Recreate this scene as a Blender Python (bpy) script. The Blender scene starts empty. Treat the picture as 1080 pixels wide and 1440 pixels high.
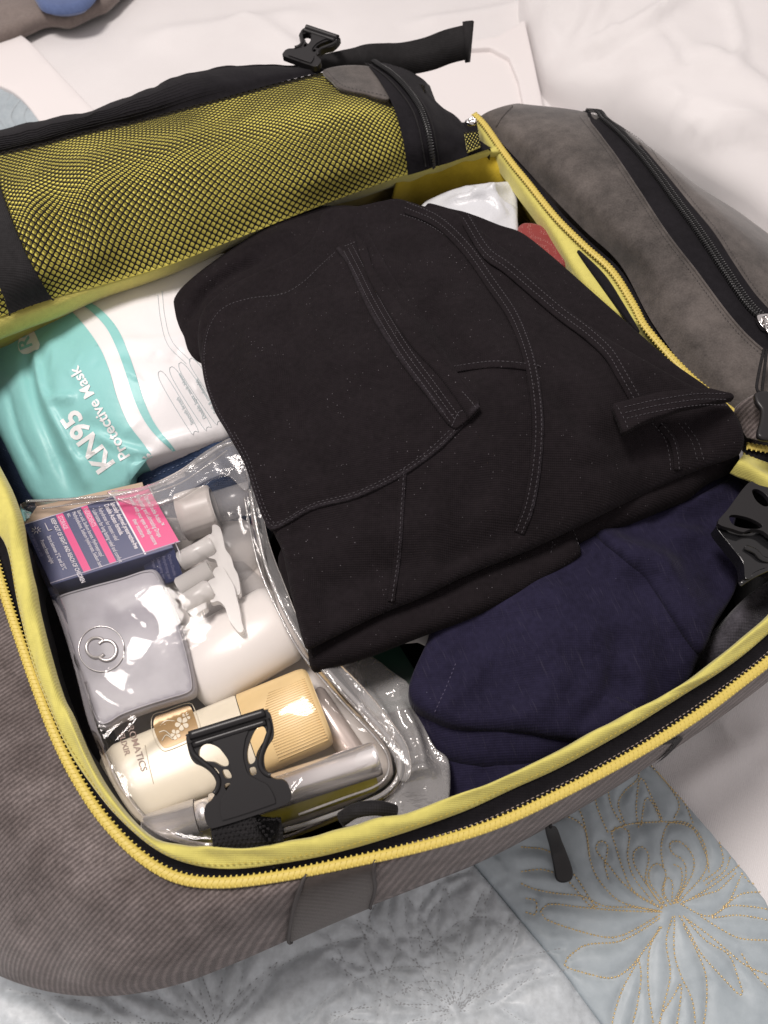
import bpy, bmesh, math, random
import numpy as np
from mathutils import Vector, Matrix, Euler
from mathutils.geometry import delaunay_2d_cdt
random.seed(4); RNG = np.random.default_rng(7)
R = math.radians
SC = bpy.context.scene
COL = SC.collection
# ------------------------------------------------------------------ camera
CZ = 0.70; PITCH = 60.0; FPX = 1088.0
cam = bpy.data.cameras.new('camera'); cam_o = bpy.data.objects.new('camera', cam); COL.objects.link(cam_o)
cam_o.location = (0, 0, CZ); cam_o.rotation_euler = (R(90-PITCH), 0, 0)
cam.sensor_fit = 'VERTICAL'; cam.sensor_height = 36; cam.sensor_width = 27; cam.lens = 36*FPX/1440
cam.clip_start = 0.02; cam.clip_end = 50
cam.dof.use_dof = True; cam.dof.focus_distance = 0.58; cam.dof.aperture_fstop = 10
SC.camera = cam_o
# ------------------------------------------------------------------ light: an indoor room, one ceiling lamp
w = bpy.data.worlds.new('World'); SC.world = w; w.use_nodes = True
bg = w.node_tree.nodes['Background']; bg.inputs[0].default_value = (1.0, 0.92, 0.905, 1); bg.inputs[1].default_value = 0.52
def area(name, loc, target, size, power, colour):
    l = bpy.data.lights.new(name, 'AREA'); l.shape = 'DISK'; l.size = size; l.energy = power; l.color = colour
    o = bpy.data.objects.new(name, l); COL.objects.link(o); o.location = loc
    o.rotation_euler = (Vector(target)-Vector(loc)).to_track_quat('-Z', 'Y').to_euler(); return o
area('ceiling_lamp', (-0.62, 0.66, 2.15), (0.0, 0.3, 0.1), 0.62, 43, (1.0, 0.93, 0.885))
SC.view_settings.view_transform = 'Standard'; SC.view_settings.look = 'None'
SC.view_settings.exposure = 0.0; SC.view_settings.gamma = 1
SC.cycles.max_bounces = 10; SC.cycles.transparent_max_bounces = 24; SC.cycles.use_denoising = True
# ------------------------------------------------------------------ pixel -> point helpers
_c, _s = math.cos(R(PITCH)), math.sin(R(PITCH))
def P(px, py, z=0.0):
    xv = (px-540)/FPX; yv = -(py-720)/FPX
    d = (xv, _c+yv*_s, -_s+yv*_c)
    t = (z-CZ)/d[2]
    return np.array((d[0]*t, d[1]*t, z))
def PXY(px, py, z):
    """vectorised P"""
    px = np.asarray(px, float); py = np.asarray(py, float); z = np.asarray(z, float)
    xv = (px-540)/FPX; yv = -(py-720)/FPX
    dz = -_s+yv*_c; t = (z-CZ)/dz
    return np.stack([xv*t, (_c+yv*_s)*t, z+0*t], -1)
def toPX(p):
    p = np.asarray(p, float)
    x, y, z = p[..., 0], p[..., 1], p[..., 2]-CZ
    dep = y*_c - z*_s; up = y*_s + z*_c
    return 540+FPX*x/dep, 720-FPX*up/dep
def spl(pts, n, closed=False):
    """Catmull-Rom through pts, resampled to n points evenly along the length"""
    p = np.array(pts, float)
    if closed: q = np.vstack([p[-1], p, p[0], p[1]])
    else: q = np.vstack([2*p[0]-p[1], p, 2*p[-1]-p[-2]])
    out = []
    for i in range(len(q)-3):
        a, b, c, d = q[i:i+4]
        for t in np.linspace(0, 1, 12, endpoint=False):
            out.append(.5*((2*b)+(-a+c)*t+(2*a-5*b+4*c-d)*t*t+(-a+3*b-3*c+d)*t**3))
    out.append(q[-2]); out = np.array(out)
    L = np.r_[0, np.cumsum(np.linalg.norm(np.diff(out, axis=0), axis=1))]
    s = np.linspace(0, L[-1], n+1 if closed else n)
    if closed: s = s[:-1]
    return np.stack([np.interp(s, L, out[:, k]) for k in range(out.shape[1])], 1)
def spl_idx(pts, n):
    """Catmull-Rom, evenly in the control index, so that two curves stay paired"""
    p = np.array(pts, float); q = np.vstack([2*p[0]-p[1], p, 2*p[-1]-p[-2]]); out = []
    for t in np.linspace(0, len(p)-1, n):
        i = min(int(t), len(p)-2); f = t-i; w_, x, y, z = q[i:i+4]
        out.append(.5*((2*x)+(-w_+y)*f+(2*w_-5*x+4*y-z)*f*f+(-w_+3*x-3*y+z)*f**3))
    return np.array(out)
def seglen(p): return float(np.linalg.norm(np.diff(p, axis=0), axis=1).sum())
def resamp(p, step):
    L = np.r_[0, np.cumsum(np.linalg.norm(np.diff(p, axis=0), axis=1))]
    n = max(2, int(L[-1]/step)+1); s = np.linspace(0, L[-1], n)
    return np.stack([np.interp(s, L, p[:, k]) for k in range(p.shape[1])], 1)
def dist_poly(xy, line, closed=False):
    """distance to a polyline, side sign and position along"""
    xy = np.asarray(xy, float); L = np.asarray(line, float)[:, :2]
    if closed: L = np.vstack([L, L[0]])
    best = np.full(len(xy), 1e9); sgn = np.zeros(len(xy)); tt = np.zeros(len(xy)); acc = 0.0
    tot = seglen(L)
    for a, b in zip(L[:-1], L[1:]):
        ab = b-a; l2 = ab@ab
        if l2 < 1e-14: continue
        t = np.clip(((xy-a)@ab)/l2, 0, 1)
        q = a+t[:, None]*ab; d = np.hypot(*(xy-q).T)
        m = d < best; best[m] = d[m]
        sgn[m] = np.sign(ab[0]*(xy[m, 1]-a[1])-ab[1]*(xy[m, 0]-a[0]))
        tt[m] = (acc+t[m]*math.sqrt(l2))/tot; acc += math.sqrt(l2)
    return best, sgn, tt
def inside(xy, poly):
    xy = np.asarray(xy, float); poly = np.asarray(poly, float)[:, :2]
    x, y = xy[:, 0], xy[:, 1]; c = np.zeros(len(xy), bool); n = len(poly); j = n-1
    for i in range(n):
        xi, yi = poly[i]; xj, yj = poly[j]
        if yi != yj:
            c ^= ((yi > y) != (yj > y)) & (x < (xj-xi)*(y-yi)/(yj-yi)+xi)
        j = i
    return c
# smooth value noise
_NT = RNG.random((64, 64))
def vnoise(x, y, sc, seed=0):
    x = x*sc+seed*7.31+100; y = y*sc+seed*3.77+100
    xi = np.floor(x).astype(int); yi = np.floor(y).astype(int); fx = x-xi; fy = y-yi
    fx = fx*fx*(3-2*fx); fy = fy*fy*(3-2*fy)
    g = lambda a, b: _NT[a % 64, b % 64]
    return ((g(xi, yi)*(1-fx)+g(xi+1, yi)*fx)*(1-fy)+(g(xi, yi+1)*(1-fx)+g(xi+1, yi+1)*fx)*fy)*2-1
def sstep(x): x = np.clip(x, 0, 1); return x*x*(3-2*x)
class HF:
    """a height field: thin plate through control points (px,py,z) plus folds"""
    def __init__(s, ctrl, smooth=0.0, const=None):
        s.mods = []; s.const = const
        if const is None:
            W = np.array([P(*c) for c in ctrl]); s.c = W[:, :2]; n = len(W)
            d = np.linalg.norm(s.c[:, None]-s.c[None], axis=2)
            K = np.where(d > 0, d*d*np.log(d+1e-12), 0)+smooth*np.eye(n)
            A = np.zeros((n+3, n+3)); A[:n, :n] = K; A[:n, n] = 1; A[:n, n+1:] = s.c
            A[n, :n] = 1; A[n+1:, :n] = s.c.T
            s.w = np.linalg.solve(A, np.r_[W[:, 2], 0, 0, 0])
    def base(s, xy):
        if s.const is not None: return np.full(len(xy), float(s.const))
        d = np.linalg.norm(xy[:, None]-s.c[None], axis=2)
        n = len(s.c)
        return np.where(d > 0, d*d*np.log(d+1e-12), 0)@s.w[:n]+s.w[n]+xy@s.w[n+1:]
    def __call__(s, xy, edges=True):
        xy = np.asarray(xy, float).reshape(-1, 2); z = s.base(xy)
        for m in s.mods: z = z+m(xy)
        return z
    def drop(s, px, py):
        px = np.atleast_1d(np.asarray(px, float)); py = np.atleast_1d(np.asarray(py, float))
        z = s.base(PXY(px, py, np.full(px.shape, .15))[:, :2])
        for _ in range(10):
            z = .4*z+.6*s(PXY(px, py, z)[:, :2])
        return PXY(px, py, z)
    def line(s, pts, n=None, closed=False):
        """a photo polyline dropped on the surface, smoothed"""
        p = spl(pts, n or max(8, len(pts)*8), closed); return s.drop(p[:, 0], p[:, 1])
    # --- folds
    def ridge(s, pts, width, h, taper=True, closed=False, smooth=True):
        L = s.line(pts, closed=closed)
        def f(xy):
            d, _, t = dist_poly(xy, L, closed)
            k = h*np.exp(-(d/width)**2)
            if taper and not closed: k = k*np.clip(np.minimum(t, 1-t)*5, 0, 1)
            return k
        s.mods.append(f); return s
    def step(s, pts, h, width=0.002, side=1, closed=False, fall=None):
        """one side raised by h (side=+1: left of the line in world XY)"""
        L = s.line(pts, closed=closed)
        if closed:
            def f(xy):
                d, _, _t = dist_poly(xy, L, True); ins = inside(xy, L)
                return h*sstep(np.where(ins, d, -d)/width*.5+.5)
        else:
            def f(xy):
                d, g, t = dist_poly(xy, L)
                v = h*sstep(g*side*d/width*.5+.5)
                e = np.clip(np.minimum(t, 1-t)*8, 0, 1)
                v = v*e
                if fall: v = v*np.exp(-np.clip(d*(g*side > 0), 0, None)/fall)
                return v
        s.mods.append(f); return s
    def noise(s, sc, amp, seed=0, rot=0.0, stretch=1.0):
        c, n = math.cos(rot), math.sin(rot)
        def f(xy):
            u = xy[:, 0]*c+xy[:, 1]*n; v = (-xy[:, 0]*n+xy[:, 1]*c)*stretch
            return amp*(vnoise(u, v, sc, seed)+.5*vnoise(u, v, sc*2.1, seed+1))
        s.mods.append(f); return s
# ------------------------------------------------------------------ object helpers
def thing(name, label, cat, loc=(0, 0, 0), group=None):
    o = bpy.data.objects.new(name, None); COL.objects.link(o); o.location = tuple(float(v) for v in loc); o.empty_display_size = .02
    o['label'] = label; o['category'] = cat
    if group: o['group'] = group
    return o
def tag(o, label, cat, group=None):
    o['label'] = label; o['category'] = cat
    if group: o['group'] = group
    return o
def wloc(parent):
    v = Vector((0, 0, 0))
    while parent is not None: v += parent.location; parent = parent.parent
    return np.array(v)
def mkobj(name, verts, faces, mat, parent=None, uv=None, smooth=True, kind=None, mats=None, fmat=None):
    verts = np.asarray(verts, float)-wloc(parent)
    me = bpy.data.meshes.new(name); me.from_pydata([tuple(v) for v in verts.tolist()], [], [tuple(int(i) for i in f) for f in faces])
    for m in (mats or [mat]): me.materials.append(m)
    if fmat is not None: me.polygons.foreach_set('material_index', np.asarray(fmat, dtype=np.int32))
    if smooth: me.polygons.foreach_set('use_smooth', np.ones(len(me.polygons), dtype=bool))
    if uv is not None:
        l = me.uv_layers.new(name='UVMap'); idx = np.zeros(len(me.loops), dtype=np.int32); me.loops.foreach_get('vertex_index', idx)
        l.data.foreach_set('uv', np.asarray(uv, float)[idx].ravel())
    me.update()
    o = bpy.data.objects.new(name, me); COL.objects.link(o)
    if parent is not None: o.parent = parent
    if kind: o['kind'] = kind
    return o
class MB:
    def __init__(s): s.v = []; s.f = []; s.n = 0
    def add(s, v, f):
        v = np.asarray(v, float); s.v.append(v); s.f += [tuple(int(i)+s.n for i in q) for q in f]; s.n += len(v); return s
    def build(s, name, mat, parent=None, **k): return mkobj(name, np.vstack(s.v), s.f, mat, parent, **k)
def grid_faces(nu, nv, cu=False, cv=False):
    f = []
    for i in range(nu if cu else nu-1):
        for j in range(nv if cv else nv-1):
            a = i*nv+j; b = ((i+1) % nu)*nv+j; c = ((i+1) % nu)*nv+(j+1) % nv; d = i*nv+(j+1) % nv
            f.append((a, b, c, d))
    return f
def frames(line, up=(0, 0, 1)):
    L = np.asarray(line, float); T = np.gradient(L, axis=0); T /= np.linalg.norm(T, axis=1)[:, None]+1e-12
    U = np.tile(np.array(up, float), (len(L), 1)); S = np.cross(T, U); S /= np.linalg.norm(S, axis=1)[:, None]+1e-12
    N = np.cross(S, T); return T, S, N
def tube(line, r, n=8, mb=None, flat=1.0, cap=True, up=(0, 0, 1)):
    L = np.asarray(line, float); T, S, N = frames(L, up); r = np.broadcast_to(r, (len(L),))
    a = np.linspace(0, 2*math.pi, n, endpoint=False)
    v = L[:, None]+r[:, None, None]*(np.cos(a)[None, :, None]*S[:, None]+flat*np.sin(a)[None, :, None]*N[:, None])
    f = grid_faces(len(L), n, False, True); v = v.reshape(-1, 3)
    if cap: f = f+[tuple(range(n))[::-1], tuple((len(L)-1)*n+i for i in range(n))]
    mb = mb or MB(); return mb.add(v, f)
def ribbon(line, halfw, thick, mb=None, up=(0, 0, 1), side=None, cross=None):
    """flat strap along a 3-D line; up may be an array of normals"""
    L = np.asarray(line, float); T = np.gradient(L, axis=0); T /= np.linalg.norm(T, axis=1)[:, None]+1e-12
    U = np.broadcast_to(np.array(up, float), L.shape); S = np.cross(T, U); S /= np.linalg.norm(S, axis=1)[:, None]+1e-12; N = np.cross(S, T)
    hw = np.broadcast_to(halfw, (len(L),))[:, None]
    k = np.array([[-1, 0], [-1, 1], [1, 1], [1, 0]], float)
    v = np.stack([L+a*hw*S+b*thick*N for a, b in k], 1).reshape(-1, 3)
    f = grid_faces(len(L), 4, False, True)+[(3, 2, 1, 0), tuple((len(L)-1)*4+i for i in range(4))]
    mb = mb or MB(); return mb.add(v, f)
def cdt(pts, edges, poly_for_inside=None):
    """returns verts (array), faces, orig index per vert"""
    r = delaunay_2d_cdt([Vector((float(a), float(b))) for a, b in pts], [(int(a), int(b)) for a, b in edges], [], 0, 1e-7)
    V = np.array([tuple(v) for v in r[0]]); F = np.array([tuple(f) for f in r[2]], int)
    return V, F
def hexgrid(poly, res, margin, jitter=0.12):
    lo = poly.min(0); hi = poly.max(0); pts = []
    ny = int((hi[1]-lo[1])/(res*.866))+2; nx = int((hi[0]-lo[0])/res)+2
    gx, gy = np.meshgrid(np.arange(nx), np.arange(ny))
    x = lo[0]+(gx+.5*(gy % 2))*res; y = lo[1]+gy*res*.866
    p = np.stack([x.ravel(), y.ravel()], 1)+RNG.uniform(-jitter, jitter, (x.size, 2))*res
    p = p[inside(p, poly)]; d, _, _ = dist_poly(p, poly, True)
    return p[d > margin]
def slab(name, outline, hf, er, thick, res, mat, parent=None, closed_bottom=False, smooth_outline=True, kind=None, undercut=0.35, edge_fn=None):
    """a cloth layer: outline in photo pixels dropped on hf; rounded edge of radius er; side falls by thick"""
    poly = hf.line(outline, n=max(40, len(outline)*7), closed=True) if smooth_outline else hf.drop(*np.array(outline, float).T)
    poly = resamp(np.vstack([poly, poly[:1]]), res*.8)[:-1][:, :2]
    # orientation CCW
    ar = 0.5*np.sum(poly[:, 0]*np.roll(poly[:, 1], -1)-poly[:, 1]*np.roll(poly[:, 0], -1))
    if ar < 0: poly = poly[::-1]
    T = np.roll(poly, -1, 0)-np.roll(poly, 1, 0); T /= np.linalg.norm(T, axis=1)[:, None]+1e-12; N = np.stack([-T[:, 1], T[:, 0]], 1)
    rings = []
    if er > 0:
        for a in (25, 50, 75):
            q = poly+N*er*(1-math.cos(R(a))); d, _, _ = dist_poly(q, poly, True)
            rings.append(q[(d > .85*er*(1-math.cos(R(a)))) & inside(q, poly)])
    g = hexgrid(poly, res, max(er, res*.6))
    nb = len(poly); pts = np.vstack([poly]+rings+[g]); ed = [(i, (i+1) % nb) for i in range(nb)]
    V, F = cdt(pts, ed)
    cen = V[F].mean(1); F = F[inside(cen, poly)]
    d, _, _ = dist_poly(V, poly, True)
    z = hf(V)
    if er > 0: z = z-er*(1-np.sqrt(np.clip(1-(1-np.clip(d/er, 0, 1))**2, 0, 1)))
    # boundary loop verts: match poly to V
    key = {(round(a, 6), round(b, 6)): i for i, (a, b) in enumerate(V)}
    bi = []
    for a, b in poly:
        i = key.get((round(a, 6), round(b, 6)))
        if i is None: i = int(np.argmin(np.hypot(V[:, 0]-a, V[:, 1]-b)))
        if not bi or bi[-1] != i: bi.append(i)
    bi = [i for k, i in enumerate(bi) if i != bi[k-1]]
    verts = np.column_stack([V, z]); faces = [tuple(f) for f in F]
    # fix winding up
    a, b, c = verts[F[:, 0]], verts[F[:, 1]], verts[F[:, 2]]
    up = np.cross(b-a, c-a)[:, 2] > 0
    faces = [tuple(f) if u else tuple(f[::-1]) for f, u in zip(F, up)]
    nbk = len(bi); bpos = verts[bi]
    Tb = np.roll(bpos, -1, 0)[:, :2]-np.roll(bpos, 1, 0)[:, :2]; Tb /= np.linalg.norm(Tb, axis=1)[:, None]+1e-12; Nb = np.stack([-Tb[:, 1], Tb[:, 0]], 1)
    prev = bi; allv = [verts]; cnt = len(verts)
    rem = max(thick-er, 0.001)
    for k, (dz, ins) in enumerate([(rem*.5, 0.0), (rem, er*undercut), (rem+er*.7, er*(undercut+.8))]):
        ring = bpos.copy(); ring[:, 2] -= dz; ring[:, :2] += Nb*ins; allv.append(ring)
        cur = list(range(cnt, cnt+nbk)); cnt += nbk
        for i in range(nbk):
            j = (i+1) % nbk; faces.append((prev[j], prev[i], cur[i], cur[j]))
        prev = cur
    o = mkobj(name, np.vstack(allv), faces, mat, parent, kind=kind)
    return o, poly
class Net:
    """surface through a grid of photo control points rows[i][j] = (px,py,z)"""
    def __init__(s, rows, world=False, n=14):
        rows = [r for r in rows]; m = max(len(r) for r in rows)
        G = []
        for r in rows:
            W = np.array(r, float) if world else np.array([P(*c) for c in r]); G.append(W)
        s.G = np.array(G); s.mods = []
        U = s.G.shape[0]; V = s.G.shape[1]; s.U = U; s.V = V
    @staticmethod
    def _w(t, n):
        t = np.clip(t, 0, 1)*(n-1); i = np.minimum(t.astype(int), n-2); f = t-i
        w = np.zeros((len(t), n))
        a = .5*(-f+2*f**2-f**3); b = .5*(2-5*f**2+3*f**3); c = .5*(f+4*f**2-3*f**3); d = .5*(-f**2+f**3)
        r = np.arange(len(t))
        def put(k, val):
            lo = k < 0; hi = k > n-1; mid = ~(lo | hi)
            w[r[mid], k[mid]] += val[mid]
            # linear extrapolation ghosts
            w[r[lo], 0] += 2*val[lo]; w[r[lo], min(1, n-1)] -= val[lo]
            w[r[hi], n-1] += 2*val[hi]; w[r[hi], max(n-2, 0)] -= val[hi]
        put(i-1, a); put(i, b); put(i+1, c); put(i+2, d); return w
    def raw(s, u, v):
        u = np.atleast_1d(np.asarray(u, float)); v = np.atleast_1d(np.asarray(v, float))
        wu = s._w(u, s.U); wv = s._w(v, s.V)
        return np.einsum('pu,pv,uvk->pk', wu, wv, s.G)
    def __call__(s, u, v, off=0.0):
        p = s.raw(u, v)
        e = 1e-3; u = np.atleast_1d(np.asarray(u, float)); v = np.atleast_1d(np.asarray(v, float))
        u1 = np.minimum(u+e, 1); u0 = np.maximum(u-e, 0); v1 = np.minimum(v+e, 1); v0 = np.maximum(v-e, 0)
        n = np.cross(s.raw(u1, v)-s.raw(u0, v), s.raw(u, v1)-s.raw(u, v0)); n /= np.linalg.norm(n, axis=1)[:, None]+1e-15
        if s.flip: n = -n
        h = off
        for m in s.mods: h = h+m(u, v)
        return p+n*(np.asarray(h)[:, None] if np.ndim(h) else h)
    flip = False
    def orient(s):
        """make the normal face the camera"""
        s.flip = False; c = s(.5, .5)[0]; c2 = s(.5, .5, .01)[0]
        if np.dot(c2-c, np.array([0, 0, CZ])-c) < 0: s.flip = True
        return s
    def inv(s, px, py, n=160):
        if not hasattr(s, '_iv') or s._nm != len(s.mods):
            g = np.linspace(0, 1, n); uu, vv = np.meshgrid(g, g, indexing='ij'); q = s(uu.ravel(), vv.ravel()); a, b = toPX(q)
            s._iv = (uu.ravel(), vv.ravel(), a, b); s._nm = len(s.mods)
        uu, vv, a, b = s._iv; out = []
        for x, y in zip(np.atleast_1d(px), np.atleast_1d(py)):
            d = (a-x)**2+(b-y)**2; k = np.argpartition(d, 8)[:8]; w = 1/(d[k]+1e-3); w /= w.sum(); out.append((w@uu[k], w@vv[k]))
        out = np.array(out)
        return out[:, 0], out[:, 1]
    def at(s, px, py, off=0.0):
        u, v = s.inv(px, py); return s(u, v, off)
    def line(s, pts, n=None, off=0.0, closed=False):
        p = spl(pts, n or max(8, len(pts)*8), closed); q = s.at(p[:, 0], p[:, 1], off)
        if not closed and len(q) > 6:
            k = q.copy(); k[1:-1] = (q[:-2]+q[1:-1]+q[2:])/3; q = k
        return q
    def mesh(s, name, nu, nv, mat, parent=None, thick=0.0, off=0.0, uvscale=(1, 1), kind=None, u0=0, u1=1, v0=0, v1=1):
        g = np.linspace(u0, u1, nu); h = np.linspace(v0, v1, nv); uu, vv = np.meshgrid(g, h, indexing='ij')
        p = s(uu.ravel(), vv.ravel(), off); f = grid_faces(nu, nv)
        if not s.flip: pass
        else: f = [q[::-1] for q in f]
        uv = np.stack([uu.ravel()*uvscale[0], vv.ravel()*uvscale[1]], 1)
        if thick > 0:
            b = s(uu.ravel(), vv.ravel(), off-thick); n = len(p)
            f2 = [tuple(i+n for i in q[::-1]) for q in f]; border = [(i*nv) for i in range(nu)]+[(nu-1)*nv+j for j in range(1, nv)]+[i*nv+nv-1 for i in range(nu-2, -1, -1)]+[j for j in range(nv-2, 0, -1)]
            m = len(border); sd = [(border[(k+1) % m], border[k], border[k]+n, border[(k+1) % m]+n) for k in range(m)]
            if s.flip: sd = [q[::-1] for q in sd]
            p = np.vstack([p, b]); f = f+f2+sd; uv = np.vstack([uv, uv])
        return mkobj(name, p, f, mat, parent, uv=uv, kind=kind)
def stitch_mesh(line3, step, length, r, mb, up=(0, 0, 1), lift=0.0003):
    """short thread dashes along a 3-D line"""
    L = resamp(np.asarray(line3, float), step)
    T, S, N = frames(L)
    for i in range(len(L)):
        c = L[i]+np.array(up)*lift; t = T[i]; s_ = S[i]; n = N[i]
        a = c-t*length*.5; b = c+t*length*.5; m = c+n*r*.6
        v = [a, c-t*length*.2+s_*r, c-t*length*.2-s_*r, c-t*length*.2+n*r*1.5, c+t*length*.2+s_*r, c+t*length*.2-s_*r, c+t*length*.2+n*r*1.5, b]
        mb.add(v, [(0, 1, 3), (0, 3, 2), (1, 4, 6, 3), (3, 6, 5, 2), (4, 7, 6), (6, 7, 5)])
    return mb
def lathe(p0, p1, prof, n=24, flat=1.0, up=(0, 0, 1), ribs=None, mb=None, cap=True):
    """profile list of (t along axis 0..1, radius)"""
    p0 = np.asarray(p0, float); p1 = np.asarray(p1, float); ax = p1-p0; L = np.linalg.norm(ax); ax /= L
    S = np.cross(ax, up); S /= np.linalg.norm(S); N = np.cross(S, ax); a = np.linspace(0, 2*math.pi, n, endpoint=False)
    rows = []
    for t, r in prof:
        rr = np.full(n, r, float)
        if ribs and ribs[0] <= t <= ribs[1]: rr = rr*(1+ribs[2]*(np.arange(n) % 2))
        rows.append(p0+ax*t*L+rr[:, None]*(np.cos(a)[:, None]*S+flat*np.sin(a)[:, None]*N))
    v = np.vstack(rows); f = grid_faces(len(prof), n, False, True)
    if cap: f += [tuple(range(n))[::-1], tuple((len(prof)-1)*n+i for i in range(n))]
    mb = mb or MB(); return mb.add(v, f)
def plate(outline, holes, place, thick, name, mat, parent, bevel=0.0008, res=None, smooth=True):
    """a moulded plate cut from a 2-D outline with holes; place(u,v,w) -> world"""
    loops = [spl(outline, len(outline)*5, True) if smooth else np.array(outline, float)]+[spl(h, len(h)*5, True) for h in holes]
    pts = []; ed = []; k = 0
    for l in loops:
        pts += l.tolist(); ed += [(k+i, k+(i+1) % len(l)) for i in range(len(l))]; k += len(l)
    V, F = cdt(pts, ed); cen = V[F].mean(1); m = inside(cen, loops[0])
    for h in loops[1:]: m &= ~inside(cen, h)
    F = F[m]; n = len(V)
    top = place(V[:, 0], V[:, 1], np.full(n, thick/2)); bot = place(V[:, 0], V[:, 1], np.full(n, -thick/2))
    f = [tuple(q) for q in F]+[tuple(i+n for i in q[::-1]) for q in F]
    from collections import Counter
    cnt = Counter()
    for q in F:
        for a, b in ((q[0], q[1]), (q[1], q[2]), (q[2], q[0])): cnt[(a, b)] += 1
    for (a, b) in list(cnt):
        if (b, a) not in cnt: f.append((b, a, a+n, b+n))
    o = mkobj(name, np.vstack([top, bot]), f, mat, parent, smooth=False)
    if bevel:
        md = o.modifiers.new('bevel', 'BEVEL'); md.width = bevel; md.segments = 3; md.limit_method = 'ANGLE'; md.angle_limit = R(40)
    md = o.modifiers.new('wn', 'WEIGHTED_NORMAL'); me = o.data; me.polygons.foreach_set('use_smooth', np.ones(len(me.polygons), dtype=bool))
    return o
def text_mesh(body, size, fn, off, name, mat, parent, align='LEFT', bold=0.0, spacing=1.0, kind=None):
    """flat lettering; fn(u,v)->(px,py) then surface(px,py,off)->points"""
    c = bpy.data.curves.new(name, 'FONT'); c.body = body; c.size = size; c.align_x = align; c.offset = bold; c.resolution_u = 3; c.space_character = spacing
    c.fill_mode = 'FRONT'
    t = bpy.data.objects.new('tmp_text', c); COL.objects.link(t)
    bpy.context.view_layer.update()
    me = bpy.data.meshes.new_from_object(t.evaluated_get(bpy.context.evaluated_depsgraph_get()))
    bm = bmesh.new(); bm.from_mesh(me)
    bmesh.ops.triangulate(bm, faces=bm.faces)
    bmesh.ops.remove_doubles(bm, verts=bm.verts, dist=1e-5)
    if size > 20: 
        for _ in range(2):
            es = [e for e in bm.edges if e.calc_length() > 5]
            if es: bmesh.ops.subdivide_edges(bm, edges=es, cuts=1); bmesh.ops.triangulate(bm, faces=bm.faces)
    v = np.array([x.co[:2] for x in bm.verts]); f = [tuple(q.index for q in p.verts) for p in bm.faces]; bm.verts.index_update()
    f = [tuple(q.index for q in p.verts) for p in bm.faces]; bm.free()
    COL.objects.unlink(t); bpy.data.objects.remove(t); bpy.data.meshes.remove(me)
    pts = fn(v[:, 0], v[:, 1], off)
    return mkobj(name, pts, f, mat, parent, smooth=False, kind=kind)
def affine(surf, origin, rd, k=1.0):
    """text plane -> photo pixels -> surface; rd reading direction in pixels (unit-ish), up is its left"""
    rd = np.array(rd, float); rd /= np.linalg.norm(rd); up = np.array([rd[1], -rd[0]])*k
    def fn(u, v, off):
        px = origin[0]+u*rd[0]+v*up[0]; py = origin[1]+u*rd[1]+v*up[1]; return surf(px, py, off)
    return fn
def hf_surf(hf): return lambda px, py, off: hf.drop(px, py)+np.array([0, 0, off])
def wear_light(o, lines, width=.0035, amount=1.0):
    """seam fading plus painted light for the seam relief, kept as a mesh attribute; lines are 3-D polylines"""
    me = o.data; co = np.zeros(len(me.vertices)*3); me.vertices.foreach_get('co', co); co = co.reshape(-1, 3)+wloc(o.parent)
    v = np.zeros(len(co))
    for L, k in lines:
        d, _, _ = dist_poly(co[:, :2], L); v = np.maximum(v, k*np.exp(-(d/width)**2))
    at = me.attributes.new('wear_light', 'FLOAT', 'POINT'); at.data.foreach_set('value', (v*amount).astype(np.float32))
# ------------------------------------------------------------------ materials
def mat(name, col, rough=.8, metal=0.0, sheen=0.0, spec=.5, **kw):
    m = bpy.data.materials.new(name); m.use_nodes = True; nt = m.node_tree; b = nt.nodes['Principled BSDF']
    b.inputs['Base Color'].default_value = (*col, 1); b.inputs['Roughness'].default_value = rough; b.inputs['Metallic'].default_value = metal
    b.inputs['Specular IOR Level'].default_value = spec; b.inputs['Sheen Weight'].default_value = sheen; b.inputs['Sheen Roughness'].default_value = .4
    for k, v in kw.items(): b.inputs[k.replace('_', ' ')].default_value = v
    return m
def N_(m, typ, **kw):
    n = m.node_tree.nodes.new(typ)
    for k, v in kw.items():
        if k.startswith('i_'): n.inputs[int(k[2:]) if k[2:].isdigit() else k[2:].replace('_', ' ')].default_value = v
        else: setattr(n, k, v)
    return n
def lk(m, a, b): m.node_tree.links.new(a, b)
def bsdf(m): return m.node_tree.nodes['Principled BSDF']
def coords(m, kind='Object', scale=(1, 1, 1), rot=(0, 0, 0)):
    t = N_(m, 'ShaderNodeTexCoord'); p = N_(m, 'ShaderNodeMapping'); p.inputs['Scale'].default_value = scale; p.inputs['Rotation'].default_value = rot
    lk(m, t.outputs[kind], p.inputs['Vector']); return p.outputs[0]
def ramp(m, fac, stops, interp='LINEAR'):
    r = N_(m, 'ShaderNodeValToRGB'); cr = r.color_ramp; cr.interpolation = interp
    while len(cr.elements) < len(stops): cr.elements.new(.5)
    for e, (p, c) in zip(cr.elements, stops): e.position = p; e.color = (*c, 1) if len(c) == 3 else c
    lk(m, fac, r.inputs[0]); return r.outputs[0]
def mix(m, fac, a, b, mode='MIX'):
    x = N_(m, 'ShaderNodeMix', data_type='RGBA', blend_type=mode)
    for s, v in ((0, fac), (6, a), (7, b)):
        if hasattr(v, 'is_output') or hasattr(v, 'links'): lk(m, v, x.inputs[s])
        else: x.inputs[s].default_value = v if s == 0 else ((*v, 1) if len(v) == 3 else v)
    return x.outputs[2]
def bump(m, height, strength=.3, dist=.001, normal=None):
    b = N_(m, 'ShaderNodeBump'); b.inputs['Strength'].default_value = strength; b.inputs['Distance'].default_value = dist
    lk(m, height, b.inputs['Height'])
    if normal is not None: lk(m, normal, b.inputs['Normal'])
    lk(m, b.outputs[0], bsdf(m).inputs['Normal']); return b.outputs[0]
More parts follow.
